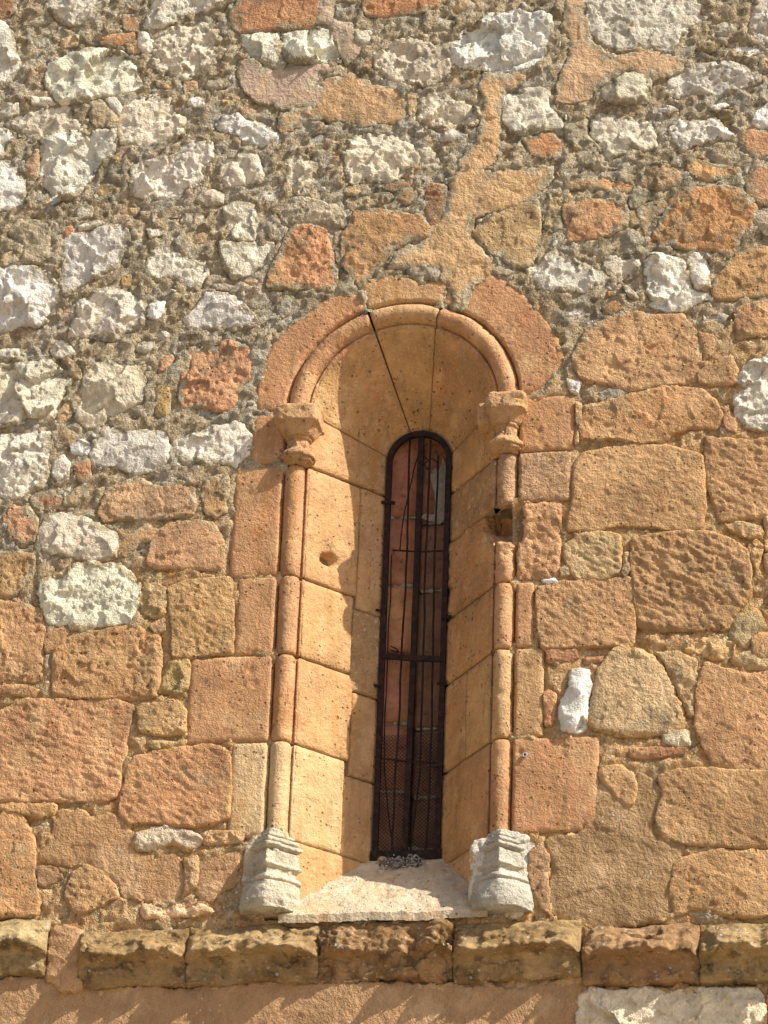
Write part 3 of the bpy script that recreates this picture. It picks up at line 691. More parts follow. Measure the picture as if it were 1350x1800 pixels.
def window_block(name, sections, kind, col, seed, first=True, back=14.0, warp=None, damage=None, mat=None, label=None, edge=3.5, proud=0.0):
    G = np.array(sections)                      # rows along the jamb or arch, columns across the profile
    if warp is not None: G = warp(G)
    n, m = G.shape[:2]
    du = np.gradient(G, axis=0); dv = np.gradient(G, axis=1)
    N = np.cross(du, dv); N /= np.linalg.norm(N, axis=2, keepdims=True) + 1e-9
    if N[n // 2, :, 1].mean() > 0: N = -N
    s = np.cumsum(np.linalg.norm(du, axis=2), axis=0).mean(1, keepdims=True) + np.zeros((n, m)); q = np.cumsum(np.linalg.norm(dv, axis=2), axis=1)
    D = relief(kind, q, s, seed) * 0.8 + proud
    L = s.max(); e = np.minimum(s - s.min(), L - s); e2 = np.minimum(q - q.min(axis=1, keepdims=True), 1e6)
    e = e + 2.6 * fbm(q, s, 16, 3, seed + 3) - 5 * sstep(0.45, 0.8, fbm(q, s, 34, 2, seed + 5))
    D -= 2.6 * np.exp(-(np.clip(e, 0, None) / edge) ** 1.2) + 3.5 * first * np.exp(-(e2 / edge) ** 1.2)
    if damage is not None: D += damage(G, q, s)
    Q = G + N * D[..., None]
    def ext(A, B, axis, first):
        idx = 0 if first else -1
        return np.take(A, [idx], axis=axis) - np.take(B, [idx], axis=axis) * back
    Nn = N if name == 'splay_stone' else np.zeros_like(N) + (0, -1.0, 0)     # ends run straight back into the wall
    Q2 = np.concatenate([ext(Q, Nn, 0, True), Q, ext(Q, Nn, 0, False)], 0); N2 = np.concatenate([Nn[:1], Nn, Nn[-1:]], 0)
    Q3 = np.concatenate([Q2[:, :1] - N2[:, :1] * back, Q2, Q2[:, -1:] - N2[:, -1:] * back], 1)
    n2, m2 = Q3.shape[:2]
    V = Q3.reshape(-1, 3); verts = np.stack([V[:, 0] * S, V[:, 1] * S, HC + V[:, 2] * S], 1)
    i, j = np.meshgrid(np.arange(n2 - 1), np.arange(m2 - 1), indexing='ij'); k = (i * m2 + j).ravel()
    F = np.stack([k, k + 1, k + m2 + 1, k + m2], 1)
    c = (verts[F[0, 1]] - verts[F[0, 0]])
    o = mesh_obj(name, verts, F, mat or MATK[kind], WIN, albedo(col, GAIN[kind]))
    if label: o['label'] = label
    return o
def zrow(z0, z1, step=3.6): return np.linspace(z0, z1, max(3, int(abs(z1 - z0) / step) + 1))
def wz(px, py): return wall(px, py)[1]
def wxr(px, py): return abs(wall(px, py)[0] - XC)

# jambs: side, top y, bottom y (photo rows at the shaft), outer edge column, kind, colour, where the inner stone starts
def R3warp(G):
    """a length of the shaft is broken out, leaving a rough hollow that runs into the splay"""
    G = G.copy(); x = np.abs(G[..., 0] - XC); z = G[..., 2]; w = 6 * fbm(x, z, 24, 3, 5)
    zb = wz(880, 952); zm = wz(880, 905)
    f = sstep(zb - 4, zb + 22, z + w) * sstep(RO - 84, RO - 26, x + w) * sstep(RS + 34, RS + 16, x + w)
    deep = 40 + 42 * np.exp(-((x - RS + 8) / 30) ** 2 - ((z - zm - 4) / 19) ** 2) + 5 * fbm(x, z, 20, 4, 9, 0.6)
    G[..., 1] += f * np.clip(deep - G[..., 1], 0, 110)
    G[..., 1] += 12 * sstep(wz(885, 886) - 1, wz(885, 886) + 4, z)
    return G
def R3damage(G, q, s):
    z = G[..., 2]; x = np.abs(G[..., 0] - XC)
    return -(3 * np.abs(fbm(x, z, 18, 3, 81))) * sstep(RS - 60, RS, x)
def hole_damage(G, q, s):           # socket knocked into the left splay
    c = np.array(wall(577, 975, 40)); z = G[..., 2]; x = G[..., 0]
    d = np.hypot((x - c[0]) / 15, (z - c[1]) / 16) + 0.25 * fbm(x, z, 14, 2, 4)
    return -26 * sstep(1.0, 0.3, d) - 4 * sstep(2.2, 0.9, d)
JAMB = [(-1, 515, 722, 813, 443, 'S', 'c98f60', 1.0, None), (-1, 508, 816, 1010, 408, 'S', 'c58a5a', 0.66, hole_damage), (-1, 500, 1012, 1148, 414, 'S', 'c98f5e', 0.62, None),
        (-1, 495, 1150, 1301, 330, 'S', 'c98c5a', 0.66, None), (-1, 488, 1303, 1470, 403, 'S', 'dcbe90', 0.60, None),
        (1, 888, 700, 795, 1011, 'S', 'c9905f', 1.0, None), (1, 886, 797, 884, 1003, 'H', 'b9906a', 1.0, None), (1, 885, 886, 1021, 986, 'U', 'c68f60', 1.0, R3damage),
        (1, 884, 1024, 1138, 938, 'S', 'c98e5c', 1.0, None), (1, 883, 1141, 1296, 955, 'S', 'caa06c', 0.5, None), (1, 881, 1299, 1466, 1052, 'S', 'c88a58', 1.0, None)]
SPLAY = ['cf9a60', 'cf9a60', 'd3a164', 'd3a064', 'dcbd88', 'cf9a58', 'b08a58', 'c89050', 'c99254', 'd0a464', 'c48a48']
for i, (sd, px, y0, y1, xo, kind, col, split, dmg) in enumerate(JAMB):
    zt, zb = wz(px, y0) - 0.9, wz(px, y1) + 0.9
    ro = wxr(xo, (y0 + y1) / 2)
    low = (y1 > 1440)
    zb2 = ZSILL if low else zb
    rows = zrow(zb, zt + (16 if i == 7 else 0))
    window_block('jamb_stone', [section(sd, ro, z=z, t1=0.03) for z in rows], kind, col, 500 + i * 17, damage=dmg if dmg is R3damage else None, back=26 if i == 6 else 14, warp=R3warp if i == 7 else None)
    scol = SPLAY[i]
    window_block('splay_stone', [section(sd, ro, z=z, t0=0.02, t1=split, face=False) for z in rows], kind, scol, 520 + i * 17, first=False, damage=dmg, warp=R3warp if i == 7 else None)
    if low:   # the lowest splay stones run on behind the bases
        window_block('splay_stone', [section(sd, ro, z=z, t0=0.0, t1=1.0, face=False) for z in zrow(ZSILL - 10, zb - 2)], kind, 'dba466' if sd < 0 else 'd9ad78', 540 + i * 17)
    if split < 1:
        ot, ob = {1: (0, -22), 2: (-22, -30), 3: (-30, -26), 4: (-26, 0)}.get(i, (0, 0))
        zt2 = zt + ot; zb3 = zb + ob
        ic = {2: 'b08a5c', 9: 'c9955c'}.get(i, 'cd9c6a')
        window_block('splay_stone', [section(sd, ro, z=z, t0=split + 0.012, t1=1.0, face=False) for z in zrow(zb3, zt2)], 'H' if i == 2 else 'S', ic, 700 + i * 17, proud=2.0 if i == 2 else 0)
    STONES.append(np.array([(XC + sd * ro, zb), (XC + sd * RO, zb), (XC + sd * RO, zt), (XC + sd * ro, zt)][::sd]))

# arch: three voussoirs; th from the right-hand horizontal
def arch_block(t0, t1, rfun, col, seed, scol, kind='S', dmg=None):
    n = max(6, int((t1 - t0) * 230 / 3.4))
    secs = []; cols = 0
    for k in range(n + 1):
        t = t0 + (t1 - t0) * k / n
        sd = 1 if t <= math.pi / 2 else -1
        th = t if sd > 0 else math.pi - t
        secs.append((sd, th, rfun(math.degrees(t))))
    m = int((max(r for _, _, r in secs) - PROF[0][0]) / 3.6)
    rows = []
    for sd, th, r in secs:
        P = section(sd, PROF[0][0] + 3.6 * m + 0.01, th=th)
        F = np.array(P[:m]); a = np.array((XC + sd * r * math.cos(th), 0, ZS + r * math.sin(th))); b = np.array(P[m])
        for k in range(m): P[k] = tuple(a + (b - a) * k / m)
        rows.append(P)
    cut = len(rows[0]) - int(175 / 3.6) + 1
    window_block('voussoir', [r[:cut + 1] for r in rows], kind, col, seed, damage=dmg)
    window_block('splay_stone', [r[cut - 1:] for r in rows], kind, scol, seed + 3, first=False)
    o = [(XC + rfun(math.degrees(t)) * math.cos(t), ZS + rfun(math.degrees(t)) * math.sin(t)) for t in np.linspace(t0, t1, 24)]
    o += [(XC + RO * math.cos(t), ZS + RO * math.sin(t)) for t in np.linspace(t1, t0, 24)]
    STONES.append(np.array(o))
def wob(a, sd): return 5 * fbm(np.array([a / 1.0]), np.array([sd * 1.7]), 11, 4, sd, 0.65)[0]
arch_block(R(110.2), R(180), lambda a: 272 + 6 * math.cos(R((a - 150) * 4)) + wob(a, 3) - 10 * max(0, (116 - a) / 6), 'c98a5c', 801, 'cb9656')
arch_block(R(72), R(109.0), lambda a: 266 - 14 * math.exp(-((a - 82) / 6) ** 2) + wob(a, 4) + 6 * math.exp(-((a - 98) / 6) ** 2), 'd0a272', 833, 'cc9c58')
arch_block(R(1), R(71.3), lambda a: (302 + wob(a, 5)) if 14 < a < 62 else (302 - 5.5 * (14 - a) if a <= 14 else 302 - 3.6 * (a - 62)), 'c98c5e', 866, 'c68e48')
# bedding behind the joints of the surround
def core_section(side, z=None, th=None):
    o = 7
    deep = th is None and side < 0 and abs(z - wall(577, 975, 40)[1]) < 26
    bo = 30 if deep else 8
    def at(r, d):
        if th is None: return (XC + side * r, d, z)
        return (XC + side * r * math.cos(th), d, ZS + r * math.sin(th))
    b = splay_inner(side, z, th)
    cx, cz = XS, (ZS2 if th is not None or z > ZS2 else z)
    e = np.array((b[0] - cx, b[1] - cz)); e = e / (np.linalg.norm(e) + 1e-9)
    bb = (b[0] + e[0] * bo, DEP, b[1] + e[1] * bo)
    if th is None and side > 0 and wz(880, 955) < z < wz(880, 880): return [at(RS + 70, o), at(RS + 25, o), at(RS + 18, 95), at(RS, 100), at(RO - 2, 100), at(RO - 8, 102), at(RO - 14, 108), bb, (bb[0], DEP + 160, bb[2])]
    return [at(RS + 70, o), at(RS + 25, o), at(RS + 18, 20), at(RS, 31), at(RO + 3, 21), at(RO - 4, 24.5), at(RO - 10, 58 if deep else 34.5), bb, (bb[0], DEP + 160, bb[2])]
core = [core_section(1, z=z) for z in np.linspace(ZSILL - 30, ZS, 90)] + [core_section(1, th=t) for t in np.linspace(0.02, math.pi / 2, 22)]
core += [core_section(-1, th=t) for t in np.linspace(math.pi / 2 - 0.03, 0.02, 22)] + [core_section(-1, z=z) for z in np.linspace(ZS, ZSILL - 30, 90)]
G = np.array(core); n2, m2 = G.shape[:2]; V = G.reshape(-1, 3)
i, j = np.meshgrid(np.arange(n2 - 1), np.arange(m2 - 1), indexing='ij'); k = (i * m2 + j).ravel()
mesh_obj('joint_mortar', np.stack([V[:, 0] * S, V[:, 1] * S, HC + V[:, 2] * S], 1), np.stack([k, k + 1, k + m2 + 1, k + m2], 1), mat_plain('joint mortar', (0.24, 0.16, 0.09), 0.95), WIN)

# sloping sill
def grid_obj(name, Q, mat, parent, color=None, label=None):
    n2, m2 = Q.shape[:2]; V = Q.reshape(-1, 3)
    i, j = np.meshgrid(np.arange(n2 - 1), np.arange(m2 - 1), indexing='ij'); k = (i * m2 + j).ravel()
    o = mesh_obj(name, np.stack([V[:, 0] * S, V[:, 1] * S, HC + V[:, 2] * S], 1), np.stack([k, k + 1, k + m2 + 1, k + m2], 1), mat, parent, color)
    if label: o['label'] = label
    return o
rows = []
tt = np.concatenate([[-0.12, -0.07, -0.035], np.linspace(-0.03, 1.25, 62)])
uv = np.linspace(-1, 1, 90)
Q = np.zeros((len(tt), len(uv), 3))
for a, t in enumerate(tt):
    tc = min(max(t, 0), 1.25)
    half = (RO + 2) + (RI - RO) * tc; xc = XC + (XS - XC) * tc
    d = -9 + (DEP + 9) * max(t, 0) if t > -0.03 else -9 + (-0.03 - t) * 10
    z = ZSILL + (ZSLIT - ZSILL) * max(t, 0) ** 0.95 if t >= -0.03 else ZSILL - (-0.03 - t) * 160
    Q[a, :, 0] = xc + uv * (half + 6); Q[a, :, 1] = d; Q[a, :, 2] = z
rel = (relief('S', Q[..., 0], Q[..., 1] * 1.3, 950) * 1.4 + fbm(Q[..., 0], Q[..., 1], 30, 3, 951) * 2.0)
Q[..., 1] -= rel * 0.6; Q[..., 2] += rel * 0.6
lip = facets(Q[:6, :, 0], Q[:6, :, 0] * 0, 34, 955, 0.06, 2.5) + fbm(Q[:6, :, 0], Q[:6, :, 0] * 0, 18, 3, 956) * 1.5
Q[:6, :, 2] += lip; Q[:6, :, 1] += lip * 0.5
grid_obj('sill', Q, mat_orange('sill stone', 0.25, 0.15, 0.012, 0.2, False), WIN, albedo('e6cda4'), 'pale cream sloping sill with a ragged front lip')

# capitals and bases: turned about the shaft's axis, squared or diamond where carved so
def turned(name, cx, prof, mat, parent, color, seed, amp, cd=13.0, nseg=128):
    """prof: (z, radius, exponent: 2 round, 1 diamond with its arris to the front, 6 square)"""
    Z = np.array([p[0] for p in prof]); n = 0
    zz = np.concatenate([np.linspace(Z[i], Z[i + 1], max(2, int(abs(Z[i + 1] - Z[i]) / 2.2)), endpoint=False) for i in range(len(Z) - 1)] + [[Z[-1]]])
    o = np.argsort(Z)
    rad = np.interp(zz, Z[o], np.array([p[1] for p in prof])[o]); ex = np.interp(zz, Z[o], np.array([p[2] for p in prof])[o])
    a = np.linspace(0, 2 * np.pi, nseg + 1)
    A, Zg = np.meshgrid(a, zz); Rg = rad[:, None]; E = ex[:, None]
    r = Rg / (np.abs(np.cos(A)) ** E + np.abs(np.sin(A)) ** E) ** (1 / E)
    nz = facets(A * 30 + cx, Zg, 20, seed, 0.2, 1.5) * amp + fbm(A * 30 + cx, Zg, 12, 4, seed + 4, 0.6) * amp * 1.4 + pits(A * 30 + cx, Zg, 11, seed + 6, 0.3, 2.0 * amp)
    nz *= sstep(0, 0.6, np.minimum(A, 2 * np.pi - A))
    r = r + nz
    Q = np.stack([cx + r * np.cos(A), cd + r * np.sin(A), Zg + nz * 0.3], 2)
    top = np.stack([np.full(nseg + 1, cx), np.full(nseg + 1, cd), np.full(nseg + 1, zz[0])], 1)[None]; bot = top.copy(); bot[..., 2] = zz[-1]
    Q = np.concatenate([top, Q, bot], 0)
    return grid_obj(name, Q, mat, parent, color)
def capital(px, ytop, ybot, sd, seed, ab):
    cx = wall(px, (ytop + ybot) / 2)[0]; z1, z0 = wz(px, ytop), wz(px, ybot); H = z1 - z0
    pr = [(z1 + 2, ab * 0.90, 6), (z1 - 0.03 * H, ab * 1.02, 7), (z1 - 0.29 * H, ab * 1.03, 7), (z1 - 0.305 * H, ab * 0.95, 6), (z1 - 0.36 * H, ab * 0.86, 3.5), (z1 - 0.42 * H, ab * 0.80, 2.6), (z1 - 0.50 * H, ab * 0.70, 2.1),
          (z1 - 0.51 * H, ab * 0.60, 2), (z1 - 0.52 * H, ab * 0.62, 2), (z1 - 0.55 * H, ab * 0.62, 2), (z1 - 0.56 * H, 20, 2), (z1 - 0.72 * H, 19.5, 2), (z1 - 0.745 * H, 24, 2), (z1 - 0.80 * H, 30, 2), (z1 - 0.86 * H, 33, 2), (z1 - 0.89 * H, 32, 2), (z1 - 0.90 * H, 28, 2), (z1 - 0.95 * H, 28, 2), (z1 - 0.96 * H, 22, 2), (z0, 21, 2)]
    o = turned('capital', cx, pr, MS, WIN, albedo('d0a272'), seed, 0.85, cd=10)
    return o
capital(523, 722, 816, -1, 31, 38.5); capital(890, 700, 796, 1, 47, 36)
# impost stub beside the right capital, running on into the splay
zq = wz(860, 708)
stone('S', [(wall(840, 738)[0], zq - 34), (wall(872, 738)[0], zq - 34), (wall(872, 738)[0], zq), (wall(840, 738)[0], zq + 2)], 'cda070', WIN, 'impost', lvl=-4, mark=False, back=60)
def base(px, ytop, ybot, seed, rad, col, amp):
    cx = wall(px, (ytop + ybot) / 2)[0]; z1, z0 = wz(px, ytop), wz(px, ybot); H = z1 - z0
    f = lambda k: z1 - k * H
    pr = [(f(0), rad * 0.52, 1.5), (f(0.06), rad * 0.55, 1.3), (f(0.07), rad * 0.74, 1.02), (f(0.095), rad * 0.76, 1.0), (f(0.11), rad * 0.60, 1.0), (f(0.125), rad * 0.88, 1.0), (f(0.165), rad * 0.90, 1.0), (f(0.185), rad * 0.70, 1.0),
          (f(0.20), rad * 1.0, 1.0), (f(0.24), rad * 1.03, 1.0), (f(0.265), rad * 0.78, 0.96), (f(0.28), rad * 0.92, 0.94), (f(0.43), rad * 0.95, 0.96), (f(0.445), rad * 1.04, 1.0), (f(0.475), rad * 1.04, 1.02), (f(0.50), rad * 0.84, 1.05), (f(0.575), rad * 0.86, 1.15),
          (f(0.59), rad * 1.0, 1.25), (f(0.64), rad * 1.04, 1.35), (f(0.66), rad * 0.90, 1.5), (f(0.675), rad * 0.98, 1.6), (f(0.90), rad * 1.05, 1.9), (f(1.0), rad * 0.98, 2.0)]
    m = mat_orange('weathered base stone', 0.35, 0.75, 0.010, 0.3, False) if not bpy.data.materials.get('weathered base stone') else bpy.data.materials['weathered base stone']
    return turned('base', cx, pr, MW if amp < 0.75 else m, WIN, albedo(col), seed, amp, cd=16)
base(474, 1460, 1606, 61, 50, 'd8cba8', 0.7); base(882, 1462, 1604, 77, 54, 'cfc9b4', 0.5)
stone('S', [wall(*p) for p in ((428, 1606), (424, 1560), (432, 1490), (445, 1468), (505, 1468), (512, 1606))], 'dcc79c', WIN, 'base_block', lvl=-1, mat=MT)
stone('W', [wall(*p) for p in ((826, 1606), (832, 1480), (895, 1465), (928, 1472), (941, 1500), (934, 1530), (932, 1575), (918, 1606))], 'e2d8bf', WIN, 'base_block', lvl=-1)

# ------------------------------------------------------------------ string course under the window
CORN = empty('string_course', W3(0, 0, wz(675, 1725)), 'broken projecting stone ledge running below the window sill', 'ledge')
CPROF = [(-14, 8), (-2, 3), (6, -8), (18, -24), (32, -43), (40, -54), (43, -58), (41, -62), (32, -66), (22, -69), (15, -76), (12, -90), (10, -104), (5, -114), (-16, -118)]
CST = [(-60, 88, 1616, 'd6bd88', 1.0, 0.6), (146, 333, 1626, 'c9a56c', 0.92, 0.8), (334, 564, 1620, 'd2b27a', 1.0, 0.7), (564, 799, 1616, 'c79a64', 0.78, 1.7), (800, 1022, 1612, 'd6b47c', 1.05, 0.7),
       (1026, 1230, 1619, 'c99a68', 1.02, 0.8), (1230, 1440, 1613, 'cfb078', 1.0, 0.7), (-330, -64, 1618, 'cfb078', 1.0, 0.7), (1444, 1680, 1616, 'cfb078', 1.0, 0.7)]
for i, (xa, xb, yt, col, pk, rough) in enumerate(CST):
    sd = 1200 + i * 29
    rg = random.Random(sd); a = wall(xa, yt); b = wall(xb, yt); zt = (a[1] + b[1]) / 2 + rg.uniform(-5, 3); pk *= rg.uniform(0.88, 1.1)
    xs = np.linspace(a[0], b[0], max(6, int((b[0] - a[0]) / 3.6))); CP = np.array(CPROF, float)
    t = np.concatenate([[0], np.cumsum(np.hypot(*np.diff(CP, axis=0).T))]); tq = np.linspace(0, t[-1], 62)
    P = np.interp(tq, t, CP[:, 0]) * 0.95; Zp = np.interp(tq, t, CP[:, 1]) * 0.86 - 7
    X, T = np.meshgrid(xs, tq, indexing='ij'); Pg = np.interp(T, tq, P); Zg = np.interp(T, tq, Zp)
    e = np.minimum(X - xs[0], xs[-1] - X) + 3 * fbm(T, X, 20, 2, sd + 8)
    end = 1 - np.exp(-(np.clip(e, 0, None) / 9) ** 1.1)
    dis = (facets(X, T, 34, sd, 0.22, 5) + facets(X, T, 14, sd + 5, 0.2, 2) * 0.7 + fbm(X, T, 26, 4, sd + 9, 0.65) * 3.0 + facets(X, T, 70, sd + 15, 0.14, 5)) * rough
    chip = fbm(X, X * 0, 48, 4, sd + 12, 0.6) * 13 * rough
    prom = np.clip(Pg / 43, 0, 1)
    Pd = Pg * pk * (0.35 + 0.65 * end) + (dis + chip * prom) * sstep(-6, 12, Pg)
    if i == 3:   # a piece has broken off and been patched
        xm = wall(668, 1670)[0]; g = np.exp(-((X - xm) / 52) ** 2); Pd = Pd * (1 - 0.65 * g) + 4 * g * fbm(X, T, 18, 3, 77)
    Zd = Zg + dis * 0.35
    Q = np.stack([X, -Pd, zt + Zd - 9 * (1 - end) * prom + 0.02 * rg.uniform(-1, 1) * (X - xs.mean()) + 5 * fbm(X, X * 0, 70, 3, sd + 3)], 2)
    c0 = Q[:1].copy(); c0[..., 1] = 20; c1 = Q[-1:].copy(); c1[..., 1] = 20
    o = grid_obj('stone', np.concatenate([c0, Q, c1], 0), MC, CORN, albedo(col))
    STONES.append(np.array([(xs[0], zt - 112), (xs[-1], zt - 112), (xs[-1], zt), (xs[0], zt)]))
stone('P', [wall(*p) for p in ((86, 1722), (90, 1640), (110, 1632), (146, 1638), (147, 1735), (110, 1740))], 'd0a06e', CORN, 'plaster_patch', lvl=6, mark=True, bulge=5)

# ------------------------------------------------------------------ mortar bed
FX0, FX1 = wall(-110, 900)[0] - 12, wall(1460, 900)[0] + 12
FZ0, FZ1 = wz(675, 1900), wz(675, -100) + 10
st = 4.3
gx = np.concatenate([[-2300, -1900, -1500, -1200, -1000, -880], np.arange(FX0, FX1, st), [880, 1000, 1200, 1500, 1900, 2300]])
gz = np.concatenate([[-HC / S, -3000, -2400, -1900, -1500, -1250], np.arange(FZ0, FZ1, st), [1250, 1500, 1900, 2400]])
gx = np.unique(gx); gz = np.unique(gz)
Xg, Zg = np.meshgrid(gx, gz)
def gaps():
    mask = np.zeros(Xg.shape, bool)
    for P in STONES:
        i0, i1 = np.searchsorted(gx, (P[:, 0].min(), P[:, 0].max())); j0, j1 = np.searchsorted(gz, (P[:, 1].min(), P[:, 1].max()))
        if i1 <= i0 or j1 <= j0: continue
        mask[j0:j1, i0:i1] |= inside(P, Xg[j0:j1, i0:i1], Zg[j0:j1, i0:i1])
    dist = np.full(Xg.shape, 15.0); dist[mask] = 0; cur = mask.copy()
    for it in range(1, 15):
        nx = cur.copy(); nx[1:] |= cur[:-1]; nx[:-1] |= cur[1:]
        if it % 2 == 0: nx[:, 1:] |= nx[:, :-1]; nx[:, :-1] |= nx[:, 1:]
        else: nx[:, 1:] |= cur[:, :-1]; nx[:, :-1] |= cur[:, 1:]
        dist[nx & ~cur] = it; cur = nx
    return mask, dist
zone = sstep(-120, 330, Zg - 0.42 * Xg + fbm(Xg, Zg, 160, 3, 40) * 140)
zone = np.clip(zone + 0.8 * np.exp(-((Zg - wz(675, 1606)) / 40) ** 2) * sstep(-0.1, 0.4, fbm(Xg, Zg, 90, 3, 41)), 0, 1)
mask, dist = gaps()
FRZ = (Xg > wall(-20, 900)[0]) & (Xg < wall(1370, 900)[0]) & (Zg > wz(675, 1600)) & (Zg < wz(675, -20))
rad0 = np.hypot(Xg - XC, Zg - ZS)
okc = np.argwhere((dist >= 3) & FRZ & ~((np.abs(Xg - XC) < RS + 30) & (Zg < ZS)) & ~(rad0 < RS + 30))
rs = np.random.RandomState(21); key = dist[okc[:, 0], okc[:, 1]] + rs.rand(len(okc)) * 2.5 + zone[okc[:, 0], okc[:, 1]] * 2
placed = []
pal = ['cfc6ae', 'cdc6b2', 'c4b594', 'bfa67c', 'c8bca0', 'b9a27c', 'ccc8ba', 'b8a684', 'b4a688']
for q in np.argsort(-key):
    jj, ii = okc[q]; r = min(dist[jj, ii] * st * 0.80, 24) * rs.uniform(0.7, 1.0)
    x, z = gx[ii], gz[jj]
    if any(math.hypot(x - a, z - b) < r + c + 4 for a, b, c in placed): continue
    placed.append((x, z, r)); n = rs.randint(4, 7); a0 = rs.rand() * 6.3
    P = [(x + r * rs.uniform(0.75, 1.2) * math.cos(a0 + 6.283 * k / n) * 1.2, z + r * rs.uniform(0.7, 1.1) * math.sin(a0 + 6.283 * k / n) * 0.85) for k in range(n)]
    stone(rs.choice(['W', 'T', 'R', 'T']), P, pal[rs.randint(9)], WALL, 'stone', lvl=rs.uniform(-1.0, 1.6), h=2.6, seed=4000 + len(placed))
    if len(placed) >= 36: break
mask, dist = gaps()
F1, F2, cx, cy = worley(Xg / 17, Zg / 17, 60)
peb = sstep(0.55, 0.1, F1) * (rnd(np.floor(cx * 977), np.floor(cy * 991), 61) - 0.2) * 3.2
lev = -1.9 + 2.1 * zone
H = lev + fbm(Xg, Zg, 48, 3, 50) * 2.2 + fbm(Xg, Zg, 17, 4, 52, 0.62) * (1.3 + 1.0 * zone) + peb * (0.2 + 0.3 * zone) + facets(Xg, Zg, 13, 57, 0.22, 1.2) * (0.5 + 0.7 * zone) + facets(Xg, Zg, 34, 58, 0.16, 2.0) + pits(Xg, Zg, 22, 66, 0.25, 3.5)
H -= (1.5 - 1.5 * zone) * np.clip(1 - (dist - 1) / 2.2, 0, 1) + 3.0 * np.clip(1 - dist / 1.5, 0, 1) * (fbm(Xg, Zg, 30, 2, 70) > 0.05)
inner = mask.copy()
for it in range(3):
    q = inner.copy(); q[1:] &= inner[:-1]; q[:-1] &= inner[1:]; q[:, 1:] &= inner[:, :-1]; q[:, :-1] &= inner[:, 1:]
    if it == 0: rim = mask & ~q
    inner = q
H = np.where(mask, np.minimum(H, 1.5 + fbm(Xg, Zg, 15, 3, 83) * 3) - 1.4 * (~rim), H)
H[inner] = -16
far = (Xg < FX0) | (Xg > FX1 - st) | (Zg < FZ0) | (Zg > FZ1 - st)
H[far & ~mask] = -3
rad = np.hypot(Xg - XC, Zg - ZS)
opening = ((np.abs(Xg - XC) < RS + 14) & (Zg < ZS) & (Zg > ZSILL - 6)) | ((rad < RS + 14) & (Zg >= ZS))
nj, ni = Xg.shape
Vm = np.stack([Xg.ravel() * S, -H.ravel() * S, HC + Zg.ravel() * S], 1)
i, j = np.meshgrid(np.arange(nj - 1), np.arange(ni - 1), indexing='ij'); k = (i * ni + j).ravel()
op = (opening[:-1, :-1] & opening[1:, 1:] & opening[1:, :-1] & opening[:-1, 1:]).ravel()
k = k[~op]
Fm = np.stack([k, k + 1, k + ni + 1, k + ni], 1)
mo = mesh_obj('mortar', Vm, Fm, MM, WALL)
at = mo.data.attributes.new('zone', 'FLOAT', 'POINT'); at.data.foreach_set('value', zone.ravel().astype(np.float32))
# body of the wall behind, so that no light comes through
x0, x1, z0, z1 = -2300 * S, 2300 * S, 0, HC + 2400 * S
bv = [(x, y, z) for y in (0.08, 1.0) for (x, z) in ((x0, z0), (x1, z0), (x1, z1), (x0, z1))]
bd = [(4, 5, 6, 7), (0, 1, 5, 4), (1, 2, 6, 5), (2, 3, 7, 6), (3, 0, 4, 7)]
mesh_obj('masonry_core', bv, bd, MM, WALL, smooth=False)

# chips and pebbles stuck in the mortar
rs = np.random.RandomState(3)
free = np.argwhere((dist >= 2) & ~opening & ~far)
wgt = 0.06 + zone[free[:, 0], free[:, 1]] ** 2; wgt /= wgt.sum()
pick = free[rs.choice(len(free), 600, replace=False, p=wgt)]
ph = (1 + 5 ** 0.5) / 2
ICO = np.array([(-1, ph, 0), (1, ph, 0), (-1, -ph, 0), (1, -ph, 0), (0, -1, ph), (0, 1, ph), (0, -1, -ph), (0, 1, -ph), (ph, 0, -1), (ph, 0, 1), (-ph, 0, -1), (-ph, 0, 1)]) / 1.9
IF = [(0, 11, 5), (0, 5, 1), (0, 1, 7), (0, 7, 10), (0, 10, 11), (1, 5, 9), (5, 11, 4), (11, 10, 2), (10, 7, 6), (7, 1, 8), (3, 9, 4), (3, 4, 2), (3, 2, 6), (3, 6, 8), (3, 8, 9), (4, 9, 5), (2, 4, 11), (6, 2, 10), (8, 6, 7), (9, 8, 1)]
pv, pf, pc = [], [], []
tints = [lin(c) for c in ('c9c0a8', 'b8a888', 'd8d2c2', 'a08c68', 'c09468', '8c8064', 'ddd8cc', 'b59c74')]
for n, (jj, ii) in enumerate(pick):
    r = 1.5 + 4.2 * rs.rand() ** 2.6
    q = ICO * (1 + 0.45 * (rs.rand(12, 1) - 0.5)) * r * np.array([1 + rs.rand() * 0.9, 0.55, 0.7 + rs.rand() * 0.4])
    a = rs.rand() * 6.3; q = np.stack([q[:, 0] * math.cos(a) - q[:, 2] * math.sin(a), q[:, 1], q[:, 0] * math.sin(a) + q[:, 2] * math.cos(a)], 1)
    q += (gx[ii], -H[jj, ii] + 0.1 * r, gz[jj])
    pv.append(q); pf += [tuple(v + 12 * n for v in f) for f in IF]; t = tints[rs.randint(8)]; pc += [(*[v * 0.8 for v in t], 1)] * 12
pv = np.concatenate(pv); po = mesh_obj('pebbles', np.stack([pv[:, 0] * S, pv[:, 1] * S, HC + pv[:, 2] * S], 1), pf, MV, WALL, smooth=False)
po['kind'] = 'stuff'
at = po.data.attributes.new('tint', 'FLOAT_COLOR', 'POINT'); at.data.foreach_set('color', np.array(pc, dtype=np.float32).ravel())

